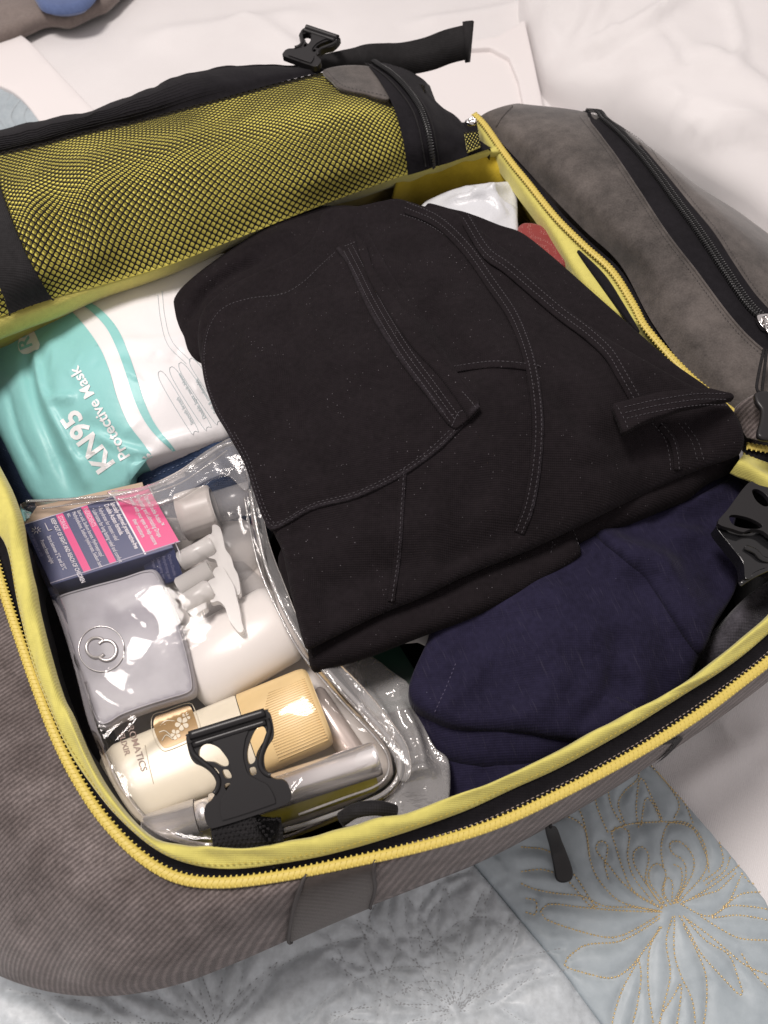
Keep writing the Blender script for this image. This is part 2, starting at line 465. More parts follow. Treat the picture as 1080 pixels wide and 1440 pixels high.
def noise(m, vec, scale, detail=4, rough=.55, out='Fac'):
    n = N_(m, 'ShaderNodeTexNoise'); n.inputs['Scale'].default_value = scale; n.inputs['Detail'].default_value = detail; n.inputs['Roughness'].default_value = rough
    if vec is not None: lk(m, vec, n.inputs['Vector'])
    return n.outputs[0 if out == 'Fac' else 1]
def wave(m, vec, scale, dist=0.0, dscale=1.0, direction='X', detail=1):
    n = N_(m, 'ShaderNodeTexWave'); n.wave_type = 'BANDS'; n.bands_direction = direction; n.inputs['Scale'].default_value = scale
    n.inputs['Distortion'].default_value = dist; n.inputs['Detail Scale'].default_value = dscale; n.inputs['Detail'].default_value = detail
    lk(m, vec, n.inputs['Vector']); return n.outputs['Fac']
def fabric(name, col, var=.25, weave=.0012, big=12, rough=.9, sheen=.3, bstr=.35, specks=None, rotz=0.0):
    m = mat(name, col, rough, sheen=sheen, spec=.08); v = coords(m, 'Object', rot=(0, 0, rotz))
    n1 = noise(m, v, big, 5); n2 = noise(m, v, 220, 3)
    lo = tuple(c*(1-var) for c in col); hi = tuple(min(1, c*(1+var)) for c in col)
    c = ramp(m, n1, [(.3, lo), (.7, hi)]); c = mix(m, .5, c, ramp(m, n2, [(.3, lo), (.7, hi)]))
    if specks:
        vo = N_(m, 'ShaderNodeTexVoronoi'); vo.inputs['Scale'].default_value = specks[0]; lk(m, v, vo.inputs['Vector'])
        s = ramp(m, vo.outputs['Distance'], [(0, (1, 1, 1)), (specks[1], (1, 1, 1)), (specks[1]+.02, (0, 0, 0))])
        # only some cells carry lint
        r = ramp(m, vo.outputs['Color'], [(specks[2], (0, 0, 0)), (specks[2]+.02, (1, 1, 1))])
        s = mix(m, 1.0, mix(m, 1.0, s, r, 'MULTIPLY'), ramp(m, noise(m, v, 28, 4, .7), [(.44, (.05,)*3), (.62, (1, 1, 1))]), 'MULTIPLY')
        c = mix(m, s, c, specks[3])
    lk(m, c, bsdf(m).inputs['Base Color'])
    a = wave(m, v, .314/weave, .6, 40, 'X'); b = wave(m, v, .314/weave, .6, 40, 'Y')
    h = mix(m, .5, a, b); h = mix(m, .35, h, noise(m, v, 900, 2))
    bump(m, h, bstr, .0006)
    return m
# ================================================================== materials in use
M = {}
M['black_web'] = fabric('black_webbing', (.019, .018, .019), .3, .0016, 30, .7, .04, .8)
M['black_cloth'] = fabric('black_cloth', (.011, .010, .012), .3, .0015, 25, .85, .05, .4)
M['charcoal'] = fabric('charcoal_cloth', (.060, .056, .066), .5, .002, 60, .95, .3, .8, specks=(500, .1, .8, (.12, .12, .13)))
M['black_plastic'] = mat('black_plastic', (.012, .011, .012), .38, spec=.45)
_n = noise(M['black_plastic'], coords(M['black_plastic']), 1800, 2); bump(M['black_plastic'], _n, .12, .0003)
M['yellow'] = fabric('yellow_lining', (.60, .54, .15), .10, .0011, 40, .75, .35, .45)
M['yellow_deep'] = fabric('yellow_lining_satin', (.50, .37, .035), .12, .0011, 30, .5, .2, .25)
M['yellow_net'] = fabric('yellow_pocket_backing', (.72, .63, .13), .08, .0011, 40, .6, .3, .3)
M['zip_yellow'] = mat('yellow_zip_coil', (.60, .47, .11), .5, spec=.4)
M['zip_black'] = mat('black_zip_coil', (.012, .012, .013), .35, spec=.5)
M['chrome'] = mat('chrome', (.75, .73, .72), .14, 1.0)
M['gold'] = mat('gold_thread', (.62, .47, .24), .35, .6)
M['silver_thread'] = mat('silver_thread', (.36, .375, .39), .6)
M['thread_dark'] = mat('dark_grey_thread', (.055, .048, .055), .7)
M['thread_yellow'] = mat('yellow_thread', (.42, .33, .06), .7)
M['thread_brown'] = mat('brown_grey_thread', (.035, .03, .03), .7)
def denim_mat():
    m = mat('grey_brown_denim', (.12, .1, .1), .9, sheen=.25, spec=.2)
    v = coords(m, 'Object', rot=(0, 0, R(52))); vo = coords(m, 'Object')
    tw = wave(m, v, .314/.0026, 2.4, 22, 'X', 4); fine = wave(m, v, .314/.0011, 1.0, 80, 'Y', 1)
    n1 = noise(m, vo, 14, 5); n2 = noise(m, vo, 400, 3); n3 = noise(m, vo, 60, 4)
    base = ramp(m, n1, [(.32, (.062, .050, .049)), (.5, (.10, .083, .080)), (.7, (.165, .142, .14))])
    base = mix(m, .45, base, ramp(m, n3, [(.3, (.06, .048, .046)), (.7, (.17, .145, .142))]))
    tl = ramp(m, tw, [(.15, (.62, .60, .60)), (.80, (1.30, 1.30, 1.30))])
    base = mix(m, 1.0, base, (1.18, 1.18, 1.17), 'MULTIPLY'); c = mix(m, .85, base, mix(m, 1.0, base, tl, 'MULTIPLY')); c = mix(m, .35, c, mix(m, 1.0, c, ramp(m, n2, [(.3, (.4, .4, .4)), (.7, (1.7, 1.7, 1.7))]), 'MULTIPLY'))
    lk(m, c, bsdf(m).inputs['Base Color'])
    bump(m, mix(m, .35, tw, mix(m, .5, fine, n2)), .6, .0007)
    return m
M['denim'] = denim_mat()
def nubuck_mat():
    m = mat('grey_nubuck', (.1, .09, .085), .85, sheen=.35, spec=.25); v = coords(m)
    n1 = noise(m, v, 13, 6, .62); n2 = noise(m, v, 70, 5, .62); n3 = noise(m, v, 700, 3)
    c = ramp(m, n1, [(.40, (.030, .026, .024)), (.5, (.062, .053, .049)), (.60, (.120, .103, .095))])
    c = mix(m, .4, c, ramp(m, n2, [(.38, (.030, .026, .024)), (.62, (.115, .100, .092))]))
    c = mix(m, .25, c, ramp(m, n3, [(.3, (.04, .035, .03)), (.7, (.16, .14, .13))]))
    lk(m, c, bsdf(m).inputs['Base Color']); bump(m, mix(m, .4, n3, n2), .35, .0007); return m
M['nubuck'] = nubuck_mat()

# ================================================================== the bed
def fl(pts): return [tuple(p) for p in pts]
def bed():
    # white sheet over the mattress: one large sheet with soft rumples
    m = mat('white_bed_linen', (.76, .715, .705), .75, sheen=.2, spec=.3); v = coords(m)
    lk(m, ramp(m, noise(m, v, 5, 4), [(.3, (.74, .715, .715)), (.7, (.80, .775, .775))]), bsdf(m).inputs['Base Color'])
    bump(m, mix(m, .5, noise(m, v, 6, 3), wave(m, v, .314/.0016, .5, 40, 'X')), .3, .003)
    M['sheet'] = m
    xs = np.concatenate([np.linspace(-3, -1.0, 10)[:-1], np.linspace(-1.0, 1.3, 330), np.linspace(1.3, 3, 9)[1:]])
    ys = np.concatenate([np.linspace(-1.2, -.25, 6)[:-1], np.linspace(-.25, 2.2, 340), np.linspace(2.2, 3.4, 7)[1:]])
    uu, vv = np.meshgrid(xs, ys, indexing='ij'); xy = np.stack([uu.ravel(), vv.ravel()], 1)
    h = HF([], const=-.012); h.noise(2.1, .006, 3); h.noise(5.0, .0025, 9, rot=.6, stretch=.45)
    # folds radiating in the upper right
    for pts, wd, hh in [([(765, 100), (800, 55), (850, 10), (880, -30)], .012, .016), ([(780, 95), (840, 70), (920, 40), (1040, 0)], .014, .014),
                        ([(770, 85), (785, 50), (790, 10)], .010, .012), ([(770, 105), (860, 150), (960, 190), (1100, 240)], .014, .012),
                        ([(820, 200), (900, 232), (1000, 290), (1100, 340)], .012, .016), ([(840, 120), (960, 130), (1090, 120)], .03, .014),
                        ([(560, 40), (700, 20), (800, -10)], .02, .012), ([(180, 60), (330, 40), (470, 20)], .03, .012), ([(330, 20), (400, 60), (440, 90)], .02, .012),
                        ([(760, 60), (880, 60), (1000, 70), (1090, 60)], .05, .016), ([(930, 1130), (1000, 1080), (1090, 1020)], .012, .008), ([(1000, 1010), (1040, 1060), (1090, 1100)], .008, .007)]:
        h.ridge(pts, wd, hh)
    h.step([(930, 175), (1000, 215), (1110, 285)], .008, .006, 1)
    z = h(xy)
    o = mkobj('bed_sheet', np.column_stack([xy, z]), grid_faces(len(xs), len(ys)), m, kind='structure')
    o['label'] = 'rumpled white bed sheet spread under the bag'
    return h
BED = bed()

def duvet():
    """thick white duvet, upper right"""
    h = HF([(700, -60, .01), (800, 60, .05), (780, 100, .03), (900, 100, .085), (1000, 60, .10), (1120, 100, .10), (1000, 190, .075), (1120, 260, .06), (860, 150, .04), (1000, -80, .10), (850, -60, .07)])
    h.noise(4.5, .006, 5)
    for pts, wd, hh in [([(775, 95), (850, 60), (940, 10), (980, -50)], .016, .014), ([(790, 90), (830, 30), (850, -40)], .014, .014), ([(800, 105), (900, 140), (1000, 165), (1120, 175)], .022, .010),
                        ([(930, 130), (950, 150), (940, 175)], .006, .004), ([(980, 60), (1050, 110), (1120, 160)], .02, .010), ([(780, 80), (770, 20), (790, -40)], .012, .012)]:
        h.ridge(pts, wd, hh)
    for pts, wd, hh in [([(880, 120), (930, 100), (1000, 95), (1060, 105)], .006, .005), ([(930, 30), (960, 70), (965, 110)], .006, -.005), ([(850, 20), (870, 60), (905, 90)], .005, .006), ([(1020, -10), (1040, 60), (1035, 100)], .008, .007),
                        ([(990, 180), (1030, 165), (1090, 170)], .005, .004), ([(800, 60), (830, 85), (880, 100)], .005, -.005), ([(900, 150), (960, 178), (1040, 215)], .008, .007), ([(935, 120), (955, 135), (950, 160)], .004, .005)]:
        h.ridge(pts, wd, hh)
    h.step([(765, 108), (850, 148), (950, 178), (1110, 205)], .007, .003, 1, fall=.03); h.step([(800, 92), (860, 70), (930, 20), (960, -30)], .007, .003, 1, fall=.025)
    h.step([(960, 200), (1010, 190), (1100, 215)], .005, .0025, 1, fall=.02); h.step([(790, 60), (800, 20), (810, -20)], .005, .003, 1, fall=.02); h.noise(16, .0025, 6, rot=.5, stretch=.4)
    o, _ = slab('duvet', [(770, 98), (800, 122), (850, 150), (910, 185), (980, 220), (1050, 262), (1140, 310), (1260, 200), (1250, -60), (1000, -150), (820, -140), (735, -60), (752, 40)], h, .02, .12, .010, M['sheet'])
    tag(o, 'puffy white duvet with soft folds lying behind the grey bag panel', 'duvet')
duvet()

# ------------------------------------------------ flat white bands / board edges beside the bag
def white_items():
    m = mat('white_satin_border', (.78, .74, .735), .45, spec=.4); M['satin'] = m
    v = coords(m); bump(m, noise(m, v, 12, 3), .1, .002)
    # folded white band upper left
    h = HF([], const=.004); h.noise(6, .002, 2)
    o, _ = slab('folded_sheet_hem', [(-60, 55), (-5, 40), (35, 52), (90, 110), (150, 170), (260, 260), (190, 300), (80, 200), (20, 130), (-60, 100)], h, .003, .014, .012, m)
    tag(o, 'smooth white folded sheet hem crossing the top left corner above the bag', 'sheet')
    # white tray-like panel with raised border behind the strap
    h = HF([], const=.010)
    t = thing('white_panel', 'flat white panel with a rounded raised border behind the black strap', 'panel', P(700, 120, 0))
    out = [(560, 62), (640, 62), (700, 52), (738, 28), (752, 90), (775, 190), (800, 300), (560, 300)]
    slab('panel', out, h, .003, .02, .012, m, t, smooth_outline=False)
    h2 = HF([], const=.018)
    line = h2.line([(560, 85), (600, 78), (650, 66), (690, 64), (715, 78), (728, 110), (738, 160), (750, 220)])
    slab('border', [(560, 60), (640, 60), (700, 50), (738, 27), (752, 90), (772, 190), (782, 230), (752, 230), (740, 165), (729, 112), (716, 80), (690, 66), (650, 68), (600, 80), (560, 87)], h2, .002, .014, .006, m, t, smooth_outline=False)
    # blurred clothes at the very top left
    mb_ = fabric('brown_grey_cloth', (.20, .165, .15), .2, .002, 14); h = HF([], const=.02); h.noise(9, .006, 4)
    o, _ = slab('clothing', [(-80, -70), (190, -70), (158, -10), (130, 5), (92, 22), (62, 19), (36, 30), (2, 43), (-80, 60)], h, .008, .02, .010, mb_)
    tag(o, 'brownish grey clothing lying at the top left corner of the bed', 'clothing')
    mb_ = fabric('blue_cloth', (.11, .15, .29), .15, .002, 14); h = HF([], const=.038)
    o, _ = slab('sock', [(48, -25), (130, -25), (124, 0), (96, 10), (64, 9), (50, -2)], h, .010, .012, .006, mb_)
    tag(o, 'blue bundled cloth on top of the brownish grey clothing', 'cloth')
white_items()

# ------------------------------------------------ the quilt
def quilt():
    t = thing('quilt', 'silvery blue quilted bedspread with gold lotus stitching below the bag', 'bedspread', P(700, 1300, 0))
    mv = mat('silver_velvet', (.36, .37, .38), .45, sheen=.5, spec=.5); v = coords(mv); n = noise(mv, v, 35, 6, .65); n2 = noise(mv, v, 160, 4)
    lk(mv, mix(mv, .5, ramp(mv, n, [(.32, (.37, .40, .42)), (.68, (.61, .66, .70))]), ramp(mv, n2, [(.32, (.37, .40, .42)), (.68, (.58, .63, .665))])), bsdf(mv).inputs['Base Color'])
    lk(mv, ramp(mv, n, [(.3, (.6,)*3), (.7, (.35,)*3)]), bsdf(mv).inputs['Roughness']); bump(mv, mix(mv, .5, n, n2), .35, .002)
    ms = mat('pale_blue_satin', (.36, .42, .46), .5, sheen=.2, spec=.5); v = coords(ms); n = noise(ms, v, 22, 6, .6); n2 = noise(ms, v, 130, 4)
    lk(ms, mix(ms, .4, ramp(ms, n, [(.3, (.30, .355, .39)), (.7, (.44, .50, .535))]), ramp(ms, n2, [(.3, (.32, .37, .40)), (.7, (.43, .485, .52))])), bsdf(ms).inputs['Base Color'])
    bump(ms, mix(ms, .5, n, n2), .4, .002)
    C = (949, 1278)
    # gold lotus: petals as loops from the centre, (angle deg image, length px, width px)
    gold = []
    def petal(c, ang, ln, wd, tip=1.0, bend=0.0):
        a = R(ang); dx, dy = math.cos(a), -math.sin(a); nx, ny = -dy, dx
        L = []; Rr = []
        for s_ in np.linspace(.05, 1, 9):
            wv = wd*math.sin(math.pi*s_**.8)**tip; b = bend*s_*s_
            L.append((c[0]+dx*ln*s_+nx*(wv+b), c[1]+dy*ln*s_+ny*(wv+b))); Rr.append((c[0]+dx*ln*s_+nx*(-wv+b), c[1]+dy*ln*s_+ny*(-wv+b)))
        return [L, Rr]
    for q in (
        [(590,770),(430,765),(250,750),(100,735),(60,775),(100,810),(250,860),(380,885),(480,850),(590,785)], [(590,800),(500,860),(400,905),(270,915),(200,960),(165,1008),(270,1045),(380,1065),(460,1020),(540,920),(600,840)],
        [(600,770),(480,750),(350,745),(250,700),(150,690),(40,670),(-20,645)], [(590,765),(430,730),(340,650),(290,560),(270,430),(240,320),(180,230)], [(600,755),(500,700),(420,630),(365,560),(310,490),(335,450),(365,480),(350,560),(365,620)],
        [(600,750),(480,680),(430,580),(400,480),(380,410),(420,390),(460,420),(450,520),(480,620),(560,720)], [(605,745),(530,640),(480,560),(480,500),(520,480),(545,530),(530,620),(570,700),(620,742)], [(622,740),(555,650),(545,590),(580,555),(620,590),(612,680),(640,735)],
        [(642,735),(605,690),(622,620),(650,640),(648,720)], [(655,730),(690,650),(690,580),(660,560)], [(660,730),(740,600),(740,520),(690,460),(640,460),(650,510),(700,540),(710,620),(670,725)], [(675,728),(790,600),(800,500),(760,410),(700,370),(630,380),(600,480),(608,560)],
        [(690,735),(820,660),(900,600),(950,560)], [(700,725),(800,690),(860,670),(930,600)], [(700,742),(770,780),(830,785),(900,730),(960,600)], [(830,790),(900,745),(990,745),(1100,762)], [(830,797),(950,785),(1100,810)], [(780,792),(870,850),(960,890),(1100,897)],
        [(700,790),(800,900),(900,960),(940,1060),(962,1150),(880,1070),(780,960),(720,850),(682,790)], [(705,795),(800,865),(880,930),(980,1010),(1100,1058)], [(660,792),(658,950),(690,1060),(740,1170),(755,1320)], [(650,795),(622,900),(640,1050),(605,1200),(580,1320)], [(610,1210),(650,1150),(688,1090),(680,1200),(660,1320)],
        [(700,830),(760,950),(800,1060),(802,1180),(780,1320)], [(592,840),(550,930),(540,1060),(550,1180),(572,1320)], [(500,980),(510,1060),(490,1200),(455,1330)], [(495,990),(430,1110),(390,1230),(370,1330)], [(440,380),(410,290),(440,230),(500,170),(490,90)], [(500,390),(490,300),(510,170),(560,260),(602,350)],
        [(512,380),(530,270),(560,280),(600,362)], [(660,350),(682,290),(640,210),(560,120)], [(740,370),(710,290),(660,230),(590,150)], [(380,410),(450,380),(560,370),(640,370),(740,400),(800,520),(812,590)], [(280,510),(260,400),(200,350),(130,340)], [(362,410),(330,340),(310,280),(300,210)],
        [(420,370),(380,300),(362,220)], [(-20,590),(60,580),(115,592)], [(195,640),(280,740),(312,745)], [(300,740),(210,600),(100,500),(-20,480)], [(0,710),(42,722),(40,780),(0,772)], [(905,530),(880,590),(800,650)], [(858,455),(872,560),(790,632)], [(960,600),(1000,640),(1060,650)], [(880,745),(960,690),(1060,680)], [(960,960),(1020,1050),(1090,1120)]):
        gold.append([(740+x/3.176, 1040+y/3.176) for x, y in q])
    silver = []
    for c, a0 in (((640, 1420), 0), ((300, 1450), 20)):
        for a, l, w_, b in [(70, 170, 16, -20), (95, 175, 18, 0), (120, 175, 18, 20), (145, 185, 18, 24), (165, 190, 14, 26), (45, 150, 14, -22), (20, 130, 12, -16), (185, 180, 12, 10), (205, 150, 12, 0)]:
            silver += petal(c, a+a0, l, w_, .8, b)
    silver += [[(330, 1420), (380, 1370), (430, 1340), (500, 1320), (590, 1320), (650, 1345)], [(420, 1440), (480, 1390), (560, 1360), (640, 1368), (700, 1392)], [(460, 1440), (520, 1410), (600, 1392), (680, 1405), (740, 1440)],
               *[[(480+x/1.8, 1000+y/1.8) for x, y in q] for q in ([(200,610),(210,540),(250,480),(320,430)], [(200,610),(290,560),(360,490),(385,440)], [(230,640),(330,620),(400,560),(430,520)], [(110,690),(140,600),(120,520),(130,460)], [(90,780),(100,700),(60,600),(80,480)], [(300,750),(380,700),(480,680),(580,650)], [(280,740),(200,700),(130,720),(110,780)], [(290,745),(260,690),(180,690),(150,740)], [(300,760),(400,640),(510,610),(560,600)], [(30,790),(20,700),(0,620),(-40,560)])],
               [(590, 1330), (590, 1280), (620, 1240), (660, 1225)], [(600, 1340), (640, 1300), (680, 1290), (725, 1310)], [(530, 1330), (520, 1290), (535, 1265)], [(10, 1390), (60, 1405), (100, 1440)], [(40, 1395), (120, 1410), (170, 1440)]]
    # extents (world polygon): right edge curved
    h = HF([], const=.006)
    edge = [(870, 1060), (905, 1062), (923, 1079), (967, 1131), (1008, 1178), (1036, 1210), (1058, 1238), (1085, 1278), (1140, 1370), (1190, 1460), (1210, 1530)]
    seam = [(640, 1185), (690, 1245), (740, 1305), (790, 1365), (845, 1440), (900, 1520)]
    gold_w = [h.drop(*spl(g, 26).T) for g in gold]; silver_w = [h.drop(*spl(g, 26).T) for g in silver]
    sw = h.drop(*spl(seam, 30).T)
    def mindist(xy, lines):
        best = np.full(len(xy), 1.0)
        for L in lines:
            lo = L[:, :2].min(0)-.02; hi = L[:, :2].max(0)+.02
            k = np.where((xy[:, 0] > lo[0]) & (xy[:, 0] < hi[0]) & (xy[:, 1] > lo[1]) & (xy[:, 1] < hi[1]))[0]
            if len(k): best[k] = np.minimum(best[k], dist_poly(xy[k], L)[0])
        return best
    allw = gold_w+silver_w+[sw]
    h.mods.append(lambda xy: np.where(mindist(xy, silver_w) < mindist(xy, gold_w), .0072, .0048)*(1-np.exp(-mindist(xy, allw)/.0055)))
    h.noise(14, .0014, 8); h.noise(60, .0005, 12)
    px = [(600, 1540)]+edge[::-1][:-1]+[(870, 1060), (760, 1120), (640, 1185)]
    left = [(-260, 1180), (640, 1185), (690, 1245), (740, 1305), (790, 1365), (845, 1440), (900, 1520), (-260, 1560)]
    right = edge+[(900, 1520), (845, 1440), (790, 1365), (740, 1305), (690, 1245), (640, 1185), (700, 1140), (800, 1090)]
    slab('velvet_panel', left, h, 0, .012, .0028, mv, t, smooth_outline=False)
    right = [(870, 1055)]+[tuple(q) for q in spl(edge[1:], 24)[1:]]+right[len(edge):]
    h2 = h
    slab('satin_panel', right, h2, .003, .014, .0028, ms, t, smooth_outline=False)
    mb = MB()
    def vis(L): q = L.copy(); q[:, 2] = h(q[:, :2]); return q
    satw = h.drop(*np.array(right, float).T)[:, :2]
    for L in gold_w:
        L = resamp(L, .0014); L = L[inside(L[:, :2], satw)]
        if len(L) < 4: continue
        stitch_mesh(vis(resamp(L, .0028)), .0028, .0025, .00060, mb, lift=.0009)
    mb.build('gold_stitching', M['gold'], t, kind='stuff')
    mb = MB()
    for L in silver_w: stitch_mesh(vis(resamp(L, .003)), .003, .0022, .0004, mb, lift=.0006)
    mb.build('silver_stitching', M['silver_thread'], t, kind='stuff')
    # quilt seen again at the upper left
    h3 = HF([], const=.001); h3.noise(30, .002, 3)
    for k in range(9):
        x = -30+k*14
        h3.ridge([(x, 95), (x+26, 130), (x+10, 165), (x+40, 200)], .004, -.0035, smooth=True)
    slab('corner_panel', [(-60, 70), (0, 95), (40, 135), (75, 168), (180, 260), (-60, 330)], h3, 0, .01, .005, ms, t, smooth_outline=False)
    mb = MB()
    for k in range(6):
        x = -30+k*18; L = h3.line([(x, 95), (x+26, 130), (x+10, 165), (x+40, 200)]); stitch_mesh(L, .004, .003, .0004, mb)
    mb.build('corner_stitching', M['silver_thread'], t, kind='stuff')
quilt()

# ================================================================== the backpack
ZR = .200
BAG = thing('backpack', 'open grey travel backpack with yellow lining and unzipped lid, packed with clothes and toiletries', 'backpack', P(560, 900, 0))
teeth = [(-130, 470), (-70, 620), (-25, 735), (8, 840), (30, 905), (52, 968), (80, 1040), (112, 1102), (150, 1157), (198, 1205), (248, 1234), (305, 1242), (380, 1235), (480, 1216), (600, 1189), (700, 1158), (800, 1111), (900, 1057), (980, 1007), (1040, 962), (1090, 922), (1150, 860), (1190, 780), (1180, 700), (1120, 645), (1050, 628)]
inner = [(-110, 420), (-50, 560), (-5, 650), (18, 698), (38, 755), (56, 850), (75, 930), (98, 1000), (128, 1068), (168, 1130), (208, 1170), (258, 1188), (300, 1194), (365, 1194), (430, 1176), (520, 1150), (600, 1134), (700, 1098), (760, 1068), (855, 1016), (945, 970), (1008, 926), (1048, 893), (1092, 850), (1110, 800), (1105, 740), (1085, 690), (1030, 660)]
outer = [(-125, 460), (-65, 608), (-20, 722), (10, 770), (26, 850), (46, 930), (66, 985), (96, 1052), (128, 1102), (165, 1148), (215, 1192), (262, 1214), (320, 1222), (390, 1215), (470, 1200), (560, 1174), (650, 1142), (720, 1110), (790, 1078), (880, 1028), (960, 978), (1020, 940), (1070, 900), (1130, 840), (1160, 780), (1150, 715), (1105, 665), (1045, 640)]
sil = [(-330, 520), (-330, 800), (-300, 960), (-260, 1090), (-215, 1170), (-160, 1240), (-100, 1305), (-40, 1350), (20, 1380), (90, 1397), (165, 1399), (245, 1384), (335, 1350), (462, 1294), (600, 1236),
       (703, 1192), (808, 1137), (908, 1078), (988, 1026), (1052, 980), (1105, 938), (1180, 870), (1220, 780), (1200, 690), (1130, 640), (1060, 625)]
NB = 180
TE = P_ = None
def curve3(px, z, n=NB, key=None):
    p = spl(px, n); z = np.broadcast_to(z, (n,)); return PXY(p[:, 0], p[:, 1], z)
c_teeth = curve3(teeth, ZR); c_in = curve3(inner, ZR+.004); c_out = curve3(outer, ZR+.001)
# z of the silhouette: low at the left corner, high on the right
ss = np.linspace(0, 1, NB)
_p = spl_idx(sil, NB); c_sil = PXY(_p[:, 0], _p[:, 1], .085+.05*np.clip((ss-.45)/.4, 0, 1))
_p = spl_idx(teeth, NB); c_top = PXY(_p[:, 0], _p[:, 1], np.full(NB, ZR))
def match(a, b, w=40):
    """for each point of a nearest-progress point on b (monotone)"""
    return b
def loft_obj(name, curves, mat_, parent, sub=6, uvs=1.0, **k):
    net = Net(curves, world=True)
    U = len(curves); nu = (U-1)*sub+1; nv = len(curves[0])
    # evaluate on control columns exactly
    g = np.linspace(0, 1, nu); wu = Net._w(g, U); G = np.array(curves); p = np.einsum('pu,uvk->pvk', wu, G)
    L = np.r_[0, np.cumsum(np.linalg.norm(np.diff(p[nu//2], axis=0), axis=1))]
    Wd = np.r_[0, np.cumsum(np.linalg.norm(np.diff(p[:, nv//3], axis=0), axis=1))]
    uv = np.stack(np.broadcast_arrays(Wd[:, None], L[None, :]), -1).reshape(-1, 2)*uvs
    f = grid_faces(nu, nv)
    return mkobj(name, p.reshape(-1, 3), f, mat_, parent, uv=uv, **k), p
def bag_shell():
    # side wall: rim -> shoulder -> widest -> foot
    a = c_top; b = c_sil
    d = b-a
    sh = a+d*.33; sh[:, 2] = a[:, 2]-.004-.01*ss
    sh2 = a+d*.78; sh2[:, 2] = a[:, 2]*.55+b[:, 2]*.45
    n = NB
    wr = vnoise(np.arange(n)*.07, np.zeros(n), 1.0, 3)*.007+vnoise(np.arange(n)*.17, np.zeros(n), 1.0, 13)*.0025
    sh[:, 2] += wr; sh2[:, :2] += (wr*.8)[:, None]
    b2 = b.copy(); b2[:, 2] = b[:, 2]-.03; b2[:, :2] = b[:, :2]-d[:, :2]*.03
    ft = b.copy(); ft[:, 2] = .012; ft[:, :2] = b[:, :2]-d[:, :2]*.16
    ft2 = ft.copy(); ft2[:, 2] = .004; ft2[:, :2] -= d[:, :2]*.15
    o, p = loft_obj('side_wall', [a, sh, sh2, b, b2, ft, ft2], M['denim'], BAG, sub=8)
    return p
WALL = bag_shell()
def base_panel():
    # bottom and far walls, mostly unseen but they close the bag
    bot = np.vstack([c_sil[:, :2]-(c_sil-c_top)[:, :2]*.3])
    far = [P(1000, 300, .0)[:2], P(760, 190, .0)[:2], P(560, 190, 0)[:2], P(200, 260, 0)[:2], P(-100, 340, 0)[:2]]
    poly = np.vstack([bot[::6], far]); n = len(poly)
    v = np.vstack([np.column_stack([poly, np.full(n, .004)]), np.column_stack([poly, np.full(n, .02)])])
    mkobj('base', v, [tuple(range(n))[::-1], tuple(range(n, 2*n))]+[(i, (i+1) % n, (i+1) % n+n, i+n) for i in range(n)], M['black_cloth'], BAG, smooth=False)
base_panel()
def rim():
    # puffy lining edge
    n = NB; s = np.arange(n)
    wob = vnoise(s*.13, s*0, 1.0, 5); wob2 = vnoise(s*.35, s*0, 1.0, 8)
    mid = (c_in+c_out)/2
    dn = (c_in-c_out); dn[:, 2] = 0; wd = np.linalg.norm(dn, axis=1)[:, None]; dn = dn/(wd+1e-9)
    gath = np.abs(vnoise(s*.22, s*0+9, 1.0, 11))**2
    ci = c_in+dn*(.0034*wob[:, None]+.0016*wob2[:, None])
    r1 = ci*1.0; r1[:, 2] -= .005; r1 -= dn*.001
    r0 = r1.copy(); r0[:, 2] = ZR-.012; r0 -= dn*.012
    t1 = ci-dn*wd*.18; t1[:, 2] = ZR+.0105+.0022*wob2
    t2 = ci-dn*wd*.6; t2[:, 2] = ZR+.009-.0028*wob+.0022*wob2-.004*gath
    t3 = c_out.copy(); t3[:, 2] = ZR+.0025
    t4 = c_out+dn*.003; t4[:, 2] = ZR-.002
    wl = r0.copy(); wl[:, 2] = .03; wl -= dn*.03
    o, p = loft_obj('lining_edge', [r0, r1, ci, t1, t2, t3, t4], M['yellow'], BAG, sub=5)
    loft_obj('inner_wall', [wl, (wl+r0)/2, r0], M['black_cloth'], BAG, sub=4)
    mb = MB(); L = t2*.35+t3*.65; L[:, 2] = (t2*.35+t3*.65)[:, 2]+.0016; L = L[30:]
    stitch_mesh(resamp(L, .0036), .0036, .0024, .0003, mb, lift=.0002); mb.build('lining_stitching', M['thread_yellow'], BAG, kind='stuff')
    # black zip tape between lining and teeth
    o1 = c_out.copy(); o1[:, 2] = ZR+.0005; o2 = c_teeth.copy(); o2[:, 2] = ZR-.001
    o0 = c_out+dn*.004; o0[:, 2] = ZR-.002
    m_ = (o1+o2)/2; m_[:, 2] = ZR-.0035
    loft_obj('zip_tape', [o0, o1, m_, o2], M['black_cloth'], BAG, sub=4)
    # thin light stitch line on the tape
    mb = MB(); L = (o1*.35+o2*.65); L[:, 2] = ZR-.001; stitch_mesh(resamp(L[90:150], .0035), .0035, .0024, .0003, mb); mb.build('tape_stitching', mat('pale_thread', (.30, .24, .2), .7), BAG, kind='stuff')
    zipper(c_teeth, BAG, dn)
